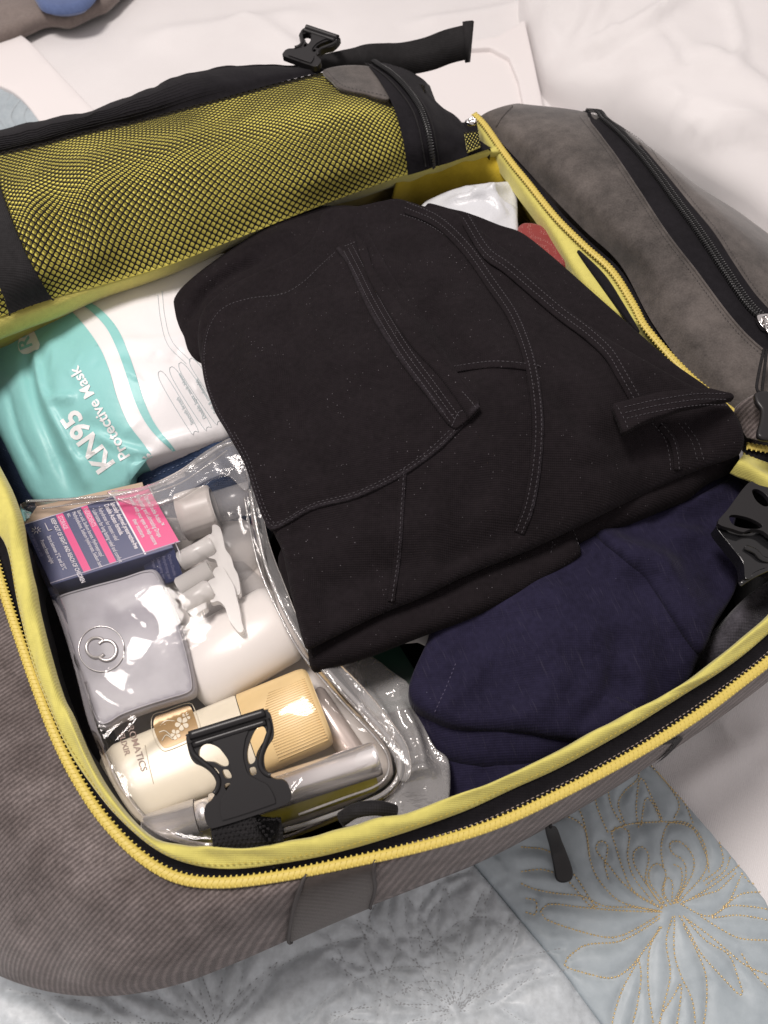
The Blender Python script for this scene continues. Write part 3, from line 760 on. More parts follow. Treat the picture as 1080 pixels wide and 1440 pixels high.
def zipper(c, parent, dn=None, m=None, sides=(-1,)):
    sg = -1 if sides == (-1,) else 1
    L = resamp(c, .0018); T, S, Nn = frames(L)
    tube(L+Nn*.0012, .0030, 10, flat=.5).build('zip_edge_tape', m or M['zip_yellow'], parent)
    mb = MB(); L = resamp(c, .0034); T, S, Nn = frames(L)
    for i in range(len(L)):
        s_ = S[i]*sg
        # tooth on the inner side
        q = tube([L[i]+s_*.0014+Nn[i]*.0015, L[i]+s_*.0030+Nn[i]*.0015, L[i]+s_*.0037+Nn[i]*.0008], [.0008, .0008, .0005], 6); mb.add(q.v[0], q.f)
        # bead of the lock stitch on the outer side
        q = tube([L[i]-s_*.0025+Nn[i]*.0018-T[i]*.0007, L[i]-s_*.0021+Nn[i]*.0022+T[i]*.0005], [.0008, .0007], 5); mb.add(q.v[0], q.f)
        q = tube([L[i]-s_*.0012+Nn[i]*.0025-T[i]*.0009, L[i]+s_*.0014+Nn[i]*.0025+T[i]*.0006], [.0004, .0004], 5); mb.add(q.v[0], q.f)
    mb.build('zip_teeth', m or M['zip_yellow'], parent, kind='stuff')
rim()

# upper-right rim: zip running from the lid corner down to the jeans
def rim_right():
    inn = [(672, 182), (685, 202), (705, 228), (725, 256), (755, 296), (774, 323), (791, 350), (820, 395), (860, 436), (897, 462), (955, 530), (1030, 600)]
    zl = [(667, 166), (682, 182), (705, 215), (722, 238), (740, 260), (780, 310), (820, 350), (860, 387), (890, 435), (910, 470), (975, 540), (1060, 605)]
    bk = [(672, 160), (692, 174), (718, 207), (734, 230), (752, 252), (792, 302), (832, 342), (872, 379), (903, 428), (924, 464), (988, 532), (1072, 598)]
    n = 90
    ci = curve3(inn, ZR+.004, n); cz = curve3(zl, ZR+.008, n); cb = curve3(bk, ZR+.006, n)
    s = np.linspace(0, 1, n)
    mid = ci*.5+cz*.5; mid[:, 2] = ZR+.008
    lo = ci.copy(); lo[:, 2] -= .012; lo2 = lo.copy(); lo2[:, 2] = .10; lo2[:, 0] += .05; lo2[:, 1] += .09; lo3 = lo2.copy(); lo3[:, 2] = .03
    loft_obj('lining_edge', [lo, ci, mid, cz*1.0], M['yellow'], BAG, sub=5)
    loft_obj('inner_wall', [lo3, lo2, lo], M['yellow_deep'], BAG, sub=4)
    loft_obj('zip_tape', [cz-np.array([0, 0, .002]), cb], M['black_cloth'], BAG, sub=2)
    # black gap opening where the lining pulls away
    g = HF([], const=ZR+.0105)
    slab('zip_gap', [(812, 352), (822, 358), (852, 388), (876, 425), (900, 466), (893, 462), (870, 432), (845, 398)], g, 0, .003, .004, M['black_cloth'], BAG)
    zc = cz.copy(); zc[:, 2] += .003
    zipper(zc, BAG, sides=(1,))
    mb = MB(); L = curve3([(800, 385), (830, 405), (858, 432), (884, 462)], ZR+.0105, 30); stitch_mesh(L, .0035, .0024, .0003, mb); mb.build('lining_stitching', M['thread_yellow'], BAG, kind='stuff')
rim_right()

# far-side interior wall of the yellow lining under the lid
def far_wall():
    hinge = [(-120, 505), (-40, 490), (0, 474), (40, 458), (80, 444), (140, 418), (240, 384), (330, 345), (430, 303), (500, 278), (570, 256), (620, 243), (690, 225), (720, 232)]
    top = [(-120, 470), (-40, 455), (0, 442), (40, 430), (80, 418), (150, 398), (240, 370), (330, 335), (430, 296), (500, 270), (570, 243), (610, 232), (690, 209), (700, 205)]
    n = 80; a = curve3(top, ZR+.012, n); b = curve3(hinge, ZR-.006, n)
    s = np.arange(n); b[:, 1] += .002*vnoise(s*.3, s*0, 1, 4)
    m_ = (a+b)/2; m_[:, 2] = ZR+.008; m_[:, 1] -= .004
    c = b.copy(); c[:, 2] = ZR-.02; c[:, 1] += .016; d = b.copy(); d[:, 2] = .09; d[:, 1] += .08; e = d.copy(); e[:, 2] = .03
    loft_obj('lining_hem', [a, m_, b, c], M['yellow'], BAG, sub=5)
    d[:, 1] += .004*vnoise(s*.25, s*0, 1, 9)
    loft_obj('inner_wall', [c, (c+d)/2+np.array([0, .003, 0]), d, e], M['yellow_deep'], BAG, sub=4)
    # wide satin flap visible right of the mesh roll
    rows = [[(560, 246, ZR+.008), (610, 232, ZR+.008), (660, 218, ZR+.008), (700, 208, ZR+.006)], [(555, 262, ZR-.004), (610, 252, ZR-.01), (665, 246, ZR-.012), (712, 244, ZR-.008)],
            [(550, 285, ZR-.03), (610, 285, ZR-.045), (670, 285, ZR-.05), (735, 290, ZR-.04)], [(545, 330, .10), (610, 330, .09), (680, 335, .08), (760, 340, .09)]]
    nt = Net(rows).orient(); nt.mods.append(lambda u, v: .0025*vnoise(u*2, v*9, 1, 6))
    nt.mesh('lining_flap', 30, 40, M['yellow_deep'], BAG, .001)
far_wall()

# ------------------------------------------------ nubuck front pocket (upper right)
def front_pocket():
    rows = [
        [(672, 166, ZR+.006), (712, 208, ZR+.008), (764, 264, ZR+.008), (820, 322, ZR+.008), (872, 372, ZR+.008), (918, 455, ZR+.010), (985, 545, ZR+.010), (1050, 610, ZR+.006)],
        [(686, 158, ZR+.012), (750, 200, ZR+.028), (815, 258, ZR+.034), (870, 310, ZR+.036), (925, 375, ZR+.036), (975, 450, ZR+.032), (1030, 530, ZR+.026), (1085, 600, ZR+.016)],
        [(705, 151, ZR+.012), (790, 180, ZR+.034), (860, 225, ZR+.040), (925, 290, ZR+.042), (980, 352, ZR+.040), (1030, 430, ZR+.034), (1080, 510, ZR+.026), (1120, 590, ZR+.016)],
        [(722, 147, ZR+.004), (826, 163, ZR+.024), (900, 207, ZR+.032), (965, 268, ZR+.034), (1030, 330, ZR+.032), (1090, 400, ZR+.028), (1140, 490, ZR+.02), (1170, 590, ZR+.012)],
        [(735, 146, ZR-.02), (832, 161, ZR+.004), (908, 206, ZR+.016), (975, 264, ZR+.020), (1042, 318, ZR+.018), (1110, 380, ZR+.014), (1170, 480, ZR+.006), (1200, 590, ZR)],
        [(742, 155, ZR-.06), (838, 168, ZR-.045), (914, 212, ZR-.03), (982, 262, ZR-.02), (1050, 305, ZR-.02), (1122, 368, ZR-.02), (1180, 470, ZR-.03), (1210, 590, ZR-.03)]]
    nt = Net(rows).orient(); nt.mods.append(lambda u, v: .0016*vnoise(u*4, v*6, 1, 2)*np.clip(u*4, 0, 1))
    nt.mesh('front_panel', 50, 90, M['nubuck'], BAG, .0)
    # skirt down to the bed
    a = nt(np.ones(70), np.linspace(0, 1, 70)); b = a.copy(); b[:, 2] = .09; b[:, :2] += np.array([-.002, -.006]); c = b.copy(); c[:, 2] = .0; c[:, :2] += np.array([-.02, -.02])
    loft_obj('far_wall', [a, b, c], M['nubuck'], BAG, sub=4)
    # piped fold near the top corner
    tube(nt.line([(698, 178), (706, 165), (720, 150)], off=.0005), .0011, 6).build('seam_piping', M['nubuck'], BAG)
    # zipped opening: black tape following the arc
    zl = [(822, 163), (850, 176), (880, 203), (912, 240), (945, 285), (975, 325), (1000, 362), (1025, 400), (1050, 435), (1072, 455)]
    inn = [(820, 162), (838, 184), (868, 224), (900, 272), (938, 330), (975, 378), (1012, 428), (1045, 468), (1078, 498)]
    out = [(824, 162), (860, 172), (900, 205), (935, 245), (972, 290), (1005, 330), (1032, 372), (1062, 415), (1095, 450)]
    pa, pb = spl(inn, 80), spl(out, 80); rows2 = []
    for k in np.linspace(0, 1, 9):
        q = pa*(1-k)+pb*k; w3 = nt.at(q[:, 0], q[:, 1], .0012+.0008*math.sin(math.pi*k)); w3[2:-2] = (w3[:-4]+w3[1:-3]+w3[2:-2]+w3[3:-1]+w3[4:])/5; rows2.append(w3)
    loft_obj('pocket_zip_tape', rows2, M['black_cloth'], BAG, sub=2)
    Z = nt.line(zl, 90, off=.0032)
    tube(Z, np.interp(np.linspace(0, 1, len(Z)), [0, .12, 1], [.001, .0026, .0028]), 8, flat=.7).build('pocket_zip_coil', M['zip_black'], BAG)
    L = resamp(Z, .0024); T, S, Nn = frames(L); mb = MB()
    for i in range(len(L)):
        for sd in (-1, 1):
            k = min(1, i/18+.3); c = L[i]+S[i]*sd*.0021*k+Nn[i]*.0019*k+T[i]*(sd*.0006); q = tube([c-S[i]*.0018*k, c+S[i]*.0018*k], .0009*k, 5)
            mb.add(q.v[0], q.f)
    mb.build('pocket_zip_teeth', M['zip_black'], BAG, kind='stuff')
    mb = MB()
    for ln in (inn, out):
        d = 5 if ln is inn else -4
        L = nt.line([(x-d, y+d*.8) for x, y in ln], 80, off=.0006); stitch_mesh(L, .0034, .0024, .0003, mb)
        tube(nt.line(ln, 80, off=.0004), .0011, 6).build('pocket_seam', M['nubuck'], BAG)
    mb.build('pocket_stitching', M['thread_brown'], BAG, kind='stuff')
    # slider, pull ring, cord and moulded grip
    c = nt.at([1069], [459], .006)[0]
    def plc(o3, ex, ey, ez): return lambda u, v, w: o3+np.outer(u, ex)+np.outer(v, ey)+np.outer(w, ez)
    ax = nt.at([1072], [470], .006)[0]-nt.at([1062], [448], .006)[0]; ax /= np.linalg.norm(ax); sd = np.cross((0, 0, 1), ax); sd /= np.linalg.norm(sd); up = np.cross(ax, sd)
    sl = plate([(-.0055, -.005), (0, -.0065), (.0055, -.005), (.0042, .0065), (-.0042, .0065)], [], plc(c, sd, ax, up), .004, 'zip_slider', M['chrome'], BAG, .0008)
    tube(np.array([c+up*.002-ax*.004, c+up*.0065-ax*.001, c+up*.0065+ax*.004, c+up*.002+ax*.006]), .0016, 8).build('bail', M['chrome'], sl)
    ring = [c+ax*(.010+.007*math.cos(t))+sd*.0042*math.sin(t)+up*.004 for t in np.linspace(0, 2*math.pi, 20)]
    tube(ring, .0010, 6).build('pull_ring', M['chrome'], BAG)
    G = ZR+.045
    cd = [P(1074, 492, G), P(1068, 520, G), P(1064, 545, G-.003), P(1068, 552, G-.004)]; tube(spl(cd, 20), .0012, 6).build('pull_cord', M['black_web'], BAG)
    cd = [P(1078, 492, G), P(1075, 520, G), P(1072, 545, G-.003), P(1072, 552, G-.004)]; tube(spl(cd, 20), .0012, 6).build('pull_cord', M['black_web'], BAG)
    hg = HF([], const=G-.002)
    slab('pull_grip', [(1062, 553), (1068, 549), (1082, 549), (1092, 556), (1092, 612), (1082, 617), (1066, 611), (1070, 590), (1071, 575), (1064, 564)], hg, .002, .005, .0012, M['black_plastic'], BAG)
    # ribbed denim end at the corner
    rows = [[(1030, 590, ZR+.016), (1035, 575, ZR+.03), (1060, 556, ZR+.035), (1100, 545, ZR+.035)], [(1040, 600, ZR+.014), (1048, 592, ZR+.02), (1075, 585, ZR+.024), (1110, 580, ZR+.024)], [(1050, 616, ZR+.010), (1060, 618, ZR+.012), (1080, 622, ZR+.012), (1120, 625, ZR+.010)]]
    nt2 = Net(rows).orient(); nt2.mesh('denim_corner', 24, 30, M['denim'], BAG, .002, uvscale=(.05, .06))
    return nt
FRONT = front_pocket()
# ------------------------------------------------ the lid with its mesh pocket
def lid():
    Z = ZR
    # rows from the hinge side (lower) to the far edge; columns left -> right
    rows = [
        [(-90, 472, Z+.014), (0, 446, Z+.014), (75, 420, Z+.014), (150, 399, Z+.014), (240, 372, Z+.014), (330, 337, Z+.014), (430, 298, Z+.014), (500, 272, Z+.014), (570, 246, Z+.014), (612, 233, Z+.014)],
        [(-95, 420, Z+.036), (-5, 395, Z+.038), (68, 372, Z+.038), (140, 345, Z+.038), (225, 315, Z+.040), (315, 285, Z+.040), (415, 252, Z+.040), (485, 228, Z+.040), (556, 205, Z+.036), (606, 196, Z+.026)],
        [(-100, 350, Z+.050), (-10, 322, Z+.052), (60, 300, Z+.054), (128, 275, Z+.055), (212, 250, Z+.056), (302, 225, Z+.056), (405, 195, Z+.056), (475, 175, Z+.054), (545, 160, Z+.048), (595, 160, Z+.032)],
        [(-105, 285, Z+.046), (-15, 262, Z+.050), (50, 245, Z+.052), (118, 222, Z+.053), (205, 200, Z+.054), (300, 175, Z+.054), (405, 148, Z+.053), (475, 130, Z+.050), (535, 124, Z+.044), (585, 132, Z+.030)],
        [(-110, 235, Z+.028), (-15, 215, Z+.032), (50, 200, Z+.034), (112, 184, Z+.036), (200, 164, Z+.038), (300, 137, Z+.040), (400, 111, Z+.038), (470, 96, Z+.034), (526, 92, Z+.030), (572, 106, Z+.022)]]
    nt = Net(rows).orient()
    # contents bulging under the net
    def bulge(u, v):
        k = np.clip(np.minimum(u, 1-u)*5, 0, 1)
        b = .010*np.exp(-((v-.33)/.05)**2-((u-.35-(v-.33)*1.5)/.35)**2)+.006*np.exp(-((v-.5)/.06)**2-((u-.55)/.25)**2)+.008*np.exp(-((v-.20)/.04)**2-((u-.45)/.3)**2)+.006*np.exp(-((v-.72)/.08)**2-((u-.4)/.3)**2)
        return k*(b+.0036*vnoise(u*2+v*4, v*8, 1, 3)+.0012*vnoise(u*3-v*16, v*5, 1, 5))
    nt.mods.append(bulge)
    nt.mesh('pocket_backing', 50, 150, M['yellow_net'], BAG, .0, off=-.0025)
    # the net itself: diamond cells with rounded holes
    M['net'] = mat('black_net', (.012, .010, .008), .8, spec=.15)
    nu, nv = 44, 108
    # spacing laid out by arc length so the cells stay even
    def even(tab, n): return np.interp(np.linspace(0, tab[-1], n), tab, np.linspace(0, 1, len(tab)))
    g = nt.raw(np.full(200, .5), np.linspace(0, 1, 200)); vt = np.r_[0, np.cumsum(np.linalg.norm(np.diff(g, axis=0), axis=1))]
    g = nt.raw(np.linspace(0, 1, 200), np.full(200, .5)); ut = np.r_[0, np.cumsum(np.linalg.norm(np.diff(g, axis=0), axis=1))]
    nv = int(vt[-1]/.0064); nu = int(ut[-1]/.0064)
    V = []; F = []; n = 0
    k8 = np.arange(8)*math.pi/4
    dia = np.array([(1, 0), (.5, .5), (0, 1), (-.5, .5), (-1, 0), (-.5, -.5), (0, -1), (.5, -.5)], float)
    hole = np.stack([np.cos(k8), np.sin(k8)], 1)*.63*np.array([1.0, 1.0]); hole[1::2] *= .84
    cells = []
    for i in range(1, 2*nu):
        for j in range(1, 2*nv):
            if (i+j) % 2 == 0: cells.append((i, j))
    cells = np.array(cells, float)
    sh = .30*np.sin(cells[:, 0]*.2)  # net pulled slightly askew
    cu, cv = cells[:, 0]/(2*nu), (cells[:, 1])/(2*nv)
    ut01 = np.interp; 
    def warp(u, v):
        return ut01(np.clip(u, 0, 1)*ut[-1], ut, np.linspace(0, 1, 200)), ut01(np.clip(v+.012*np.sin(u*5+v*9), 0, 1)*vt[-1], vt, np.linspace(0, 1, 200))
    allu = []; allv = []; lift = []
    for ring, lf in ((dia, .0004), (hole, .0001)):
        for a, b in ring:
            allu.append(cu+a/(2*nu)); allv.append(cv+b/(2*nv)); lift.append(np.full(len(cu), lf))
    U = np.array(allu).T.ravel(); Vv = np.array(allv).T.ravel(); Lf = np.array(lift).T.ravel()
    ok = np.ones(len(cells), bool)
    u2, v2 = warp(U, Vv); P3 = nt(u2, v2, Lf+.0006)
    m = len(cells); base = np.arange(m)*16
    for q in range(8):
        r = (q+1) % 8; F.append(np.stack([base+q, base+r, base+8+r, base+8+q], 1))
    F = np.vstack(F)
    if nt.flip is False: pass
    o = mkobj('mesh_net', P3, F.tolist(), M['net'], BAG, kind='stuff')
    # ---- bindings and bands
    def band(pa, pb, off, name, mat_, sub=2, n=60, crown=.001, th=True):
        A = nt.line(pa, n, off=off); B = nt.line(pb, n, off=off); rws = [A-[0, 0, .002], A, A*.5+B*.5+[0, 0, crown], B, B-[0, 0, .002]]
        return loft_obj(name, rws, mat_, BAG, sub=sub)
    band([(-4, 252), (14, 305), (38, 362), (62, 405), (76, 424)], [(-60, 262), (-34, 320), (-8, 380), (8, 420), (16, 450)], .003, 'pocket_strap', M['black_web'])
    # far band of black cloth above the net and its rolled edge
    Zl = Z
    R2 = [[(-110, 240, Z+.028), (-15, 219, Z+.033), (50, 204, Z+.036), (112, 188, Z+.038), (200, 168, Z+.040), (300, 141, Z+.042), (400, 114, Z+.041), (462, 99, Z+.037)],
          [(-110, 222, Z+.032), (-15, 205, Z+.038), (50, 190, Z+.042), (112, 172, Z+.045), (200, 148, Z+.049), (280, 122, Z+.050), (375, 104, Z+.046), (455, 97, Z+.038)],
          [(-110, 200, Z+.022), (-15, 190, Z+.028), (50, 174, Z+.032), (125, 158, Z+.036), (200, 131, Z+.040), (265, 106, Z+.042), (350, 93, Z+.038), (452, 96, Z+.032)],
          [(-110, 196, Z-.02), (-15, 187, Z-.02), (50, 172, Z-.015), (125, 156, Z-.01), (200, 130, Z), (265, 105, Z+.01), (350, 92, Z+.01), (450, 95, Z+.01)],
          [(-110, 205, .0), (-15, 195, .0), (50, 180, 0), (125, 165, 0), (200, 140, 0), (265, 118, 0), (350, 104, 0), (450, 105, 0)]]
    n2 = Net(R2).orient(); n2.mods.append(lambda u, v: .0012*vnoise(u*2, v*40, 1, 2)*np.clip(u*6, 0, 1))
    n2.mesh('lid_edge', 40, 90, M['black_cloth'], BAG, 0)
    mb = MB()
    for k in range(7):
        uu = .10+.045*k; L = n2(np.full(80, uu), np.linspace(0, .75, 80), .0004); tube(L, np.interp(np.linspace(0, 1, 80), [0, .6, 1], [.0005, .0004, .00005]), 4, mb=mb)
    mb.build('edge_ribbing', M['black_web'], BAG, kind='stuff')
    # nubuck tab
    tb = nt.line([(456, 98), (478, 122), (500, 129), (546, 140), (536, 112), (522, 94), (498, 90)], 40, off=.003, closed=True)
    hf = HF([(456, 98, Z+.042), (500, 92, Z+.044), (545, 136, Z+.050), (478, 122, Z+.052), (530, 100, Z+.042)])
    slab('nubuck_tab', [(454, 99), (466, 112), (476, 122), (490, 127), (512, 131), (547, 139), (540, 118), (526, 97), (512, 92), (480, 92)], hf, .001, .004, .004, M['nubuck'], BAG)
    mb = MB(); stitch_mesh(hf.line([(460, 101), (479, 119), (500, 126), (541, 135)], 40), .004, .0028, .0003, mb, lift=.0006); mb.build('tab_stitching', M['thread_brown'], BAG, kind='stuff')
    # zipped black end band, falling to the hinge
    rows = [[(512, 92, Z+.036), (540, 92, Z+.036), (568, 99, Z+.032), (590, 112, Z+.024), (602, 122, Z+.008)],
            [(530, 110, Z+.046), (556, 108, Z+.046), (580, 120, Z+.040), (602, 136, Z+.026), (612, 146, Z+.012)],
            [(548, 142, Z+.050), (572, 136, Z+.050), (596, 148, Z+.044), (622, 160, Z+.030), (640, 168, Z+.016)],
            [(561, 178, Z+.048), (582, 170, Z+.048), (604, 176, Z+.044), (632, 182, Z+.030), (655, 184, Z+.018)],
            [(569, 215, Z+.034), (588, 208, Z+.036), (608, 206, Z+.034), (635, 202, Z+.026), (668, 196, Z+.018)],
            [(572, 246, Z+.016), (590, 240, Z+.016), (610, 234, Z+.016), (640, 226, Z+.014), (690, 211, Z+.012)]]
    n3 = Net(rows).orient(); n3.mods.append(lambda u, v: .0012*vnoise(u*8, v*7, 1, 3))
    n3.mesh('lid_end_band', 50, 50, M['black_cloth'], BAG, .0, off=.0022)
    zc = n3.line([(526, 94), (552, 112), (572, 134), (588, 158), (598, 185), (603, 212), (606, 232)], 70, off=.0045)
    tube(zc, .0022, 8).build('lid_zip_coil', M['zip_black'], BAG)
    L = resamp(zc, .0024); T, S, Nn = frames(L); mb = MB()
    for i in range(len(L)):
        q = tube([L[i]-S[i]*.0028+Nn[i]*.0012, L[i]+Nn[i]*.0022, L[i]+S[i]*.0028+Nn[i]*.0012], .0007, 5); mb.add(q.v[0], q.f)
    mb.build('lid_zip_teeth', M['zip_black'], BAG, kind='stuff')
    for off in (9, -9):
        tube(n3.line([(526+off, 94), (552+off, 112), (572+off, 134), (588+off, 158), (598+off, 185), (603+off, 212), (606+off, 232)], 40, off=.0030), .0008, 5).build('lid_seam', M['black_web'], BAG)
    # lumps behind the band, with two scraps of net on yellow
    hf = HF([(575, 110, Z+.02), (600, 120, Z+.018), (606, 140, Z+.02), (590, 135, Z+.024)]); slab('end_fold', [(566, 104), (582, 112), (598, 119), (607, 127), (606, 138), (600, 150), (585, 146), (574, 125)], hf, .006, .05, .003, M['black_cloth'], BAG)
    def scrap(q, z, nm):
        hq = HF([(x, y, z+dz) for (x, y), dz in zip(q, (.001, .004, .002, -.002))]); slab(nm, q, hq, .0006, .002, .003, M['yellow'], BAG, smooth_outline=False)
        mbn = MB(); q = np.array(q, float)
        bil = lambda u, v: (q[0]*(1-u)+q[1]*u)*(1-v)+(q[3]*(1-u)+q[2]*u)*v
        for k in range(-6, 7):
            for sgn in (1, -1):
                pts = [(t+k/4, t) if sgn > 0 else (1-t+k/4, t) for t in np.linspace(0, 1, 20)]; pts = [p for p in pts if 0 <= p[0] <= 1]
                if len(pts) < 3: continue
                L = np.array([bil(*p) for p in pts]); W = hq.drop(L[:, 0], L[:, 1]); W[:, 2] += .0004; tube(W, .0008, 4, mb=mbn)
        mbn.build('mesh_scrap', M['net'], BAG, kind='stuff')
    scrap([(653, 187), (672, 184), (676, 205), (657, 213)], ZR+.024, 'yellow_patch')
    scrap([(583, 117), (597, 121), (598, 134), (586, 137)], ZR+.030, 'yellow_patch')
    # lid underside/back so the roll is solid
    a = nt(np.ones(80), np.linspace(0, 1, 80), -.002); b = a.copy(); b[:, 2] = .0; b[:, 1] += .01
    loft_obj('lid_back', [a, (a+b)/2, b], M['black_cloth'], BAG, sub=3)
    a = n3(np.linspace(0, 1, 40), np.ones(40)); b = a.copy(); b[:, 2] = 0; loft_obj('lid_back', [a, (a+b)/2, b], M['black_cloth'], BAG, sub=3)
    # small chrome slider at the corner
    c = P(662, 171, Z+.022); rg = [c+np.array([.005*math.cos(t), .004*math.sin(t), .001*math.sin(2*t)]) for t in np.linspace(0, 2*math.pi, 16)]
    tube(rg, .0013, 6).build('zip_slider', M['chrome'], BAG)
    lathe(c+[-.003, 0, -.002], c+[.006, -.002, .001], [(0, .002), (.3, .0034), (.7, .003), (1, .0015)], 10).build('slider_body', M['chrome'], BAG)
    return nt
LID = lid()

# ------------------------------------------------ buckles and straps
def frame_at(c, pu, pv):
    """orthonormal frame: u towards pu, v towards pv, w up to the camera"""
    u = pu-c; u /= np.linalg.norm(u); v = pv-c; v -= u*(v@u); v /= np.linalg.norm(v); w_ = np.cross(u, v)
    if w_@(np.array([0, 0, CZ])-c) < 0: w_ = -w_
    return lambda a, b, h: c+np.outer(a, u)+np.outer(b, v)+np.outer(h, w_)
def male_buckle(place, s, parent, mat_):
    """side-release buckle prongs; local px units scaled by s (about 115 wide)"""
    place0 = place; place = lambda u, v, w_: place0(u, np.asarray(v)*.88, w_)
    o = [(-60, 0), (-58, -8), (-50, -11), (50, -11), (58, -8), (61, 0), (60, 22), (56, 36), (46, 46), (38, 58), (35, 72), (37, 86), (44, 96), (55, 102), (60, 112), (60, 130), (55, 137), (48, 139), (0, 140), (-48, 139), (-55, 137), (-59, 130), (-59, 112), (-54, 102), (-44, 96), (-37, 86), (-34, 72), (-38, 58), (-46, 46), (-56, 36), (-60, 22)]
    h1 = [(-48, 24), (-43, 15), (-32, 14), (-20, 24), (-12, 42), (-12, 54), (-20, 54), (-30, 44), (-40, 39), (-48, 34)]
    h2 = [(48, 15), (38, 13), (27, 25), (17, 44), (15, 62), (23, 62), (30, 49), (39, 39), (48, 29)]
    h3 = [(-22, 60), (-14, 62), (-12, 74), (-20, 72)]; h4 = [(14, 70), (22, 70), (22, 80), (15, 80)]
    h5 = [(-44, 44), (-38, 46), (-30, 54), (-27, 62), (-32, 62), (-38, 54)]; h6 = [(40, 40), (44, 42), (36, 54), (32, 62), (28, 60), (32, 50)]
    h7 = [(-24, 82), (-16, 82), (-16, 94), (-22, 94)]
    sc = lambda L: [(a*s, b*s) for a, b in L]
    p = plate(sc(o), [sc(h) for h in (h1, h2, h3, h4, h5, h6, h7)], place, .0058, 'buckle', mat_, parent, .0011)
    tg = [(-24, 8), (24, 8), (18, 26), (11, 46), (10, 64), (12, 78), (24, 92), (34, 104), (38, 128), (30, 132), (-30, 132), (-38, 128), (-34, 104), (-24, 92), (-12, 78), (-10, 64), (-11, 46), (-18, 26)]
    pl3 = lambda u, v, w_: place(u, v, w_+.0030)
    plate(sc(tg), [], pl3, .0022, 'centre_tongue', mat_, p, .0009)
    # rolled bar at the mouth with its slot, centre rib and stitched-on loop bar
    bar = place(np.linspace(-54, 54, 20)*s, np.full(20, -7*s), np.full(20, .0034)); tube(bar, .0028, 10).build('mouth_bar', mat_, p)
    bar = place(np.linspace(-52, 52, 20)*s, np.full(20, 8*s), np.full(20, .0034)); tube(bar, .0020, 8).build('mouth_bar', mat_, p)
    for sx in (-1, 1):
        arm = place(np.array([55, 55, 45, 34, 30, 36, 52, 58])*s*sx, np.array([4, 20, 38, 56, 72, 86, 98, 118])*s, np.full(8, .0030)); tube(spl(arm, 30)[:22], .0016, 8).build('prong', mat_, p)
        continue
        rib = place(np.array([26, 22, 14, 12])*s*sx, np.array([10, 30, 60, 92])*s, np.full(4, .0022)); tube(spl(rib, 20), .0014, 6).build('guide_rib', mat_, p)
    return p
def webbing(line, halfw, mat_, parent, name='webbing_strap', up=(0, 0, 1), rows=None):
    """woven strap with real crosswise ribs"""
    L = resamp(np.asarray(line, float), .0012); st = ribbon(L, halfw, .0016, up=up).build(name, mat_, parent)
    L2 = resamp(L, .0024); T = np.gradient(L2, axis=0); T /= np.linalg.norm(T, axis=1)[:, None]+1e-9; U = np.broadcast_to(np.array(up, float), L2.shape)
    S = np.cross(T, U); S /= np.linalg.norm(S, axis=1)[:, None]+1e-9; Nn = np.cross(S, T); mb = MB()
    nc = int(halfw*2/.0028)
    for i in range(len(L2)):
        for k in range(nc):
            x = (k+.5)/nc*2-1+(.5/nc if i % 2 else -.5/nc)
            if abs(x) > .97: continue
            c = L2[i]+S[i]*x*halfw+Nn[i]*.0017; a = S[i]*halfw/nc*.85; b = T[i]*.0010
            mb.add([c-a, c-b, c+a, c+b, c+Nn[i]*.0012], [(0, 1, 4), (1, 2, 4), (2, 3, 4), (3, 0, 4)])
    mb.build('weave', mat_, st, kind='stuff', smooth=False); return st
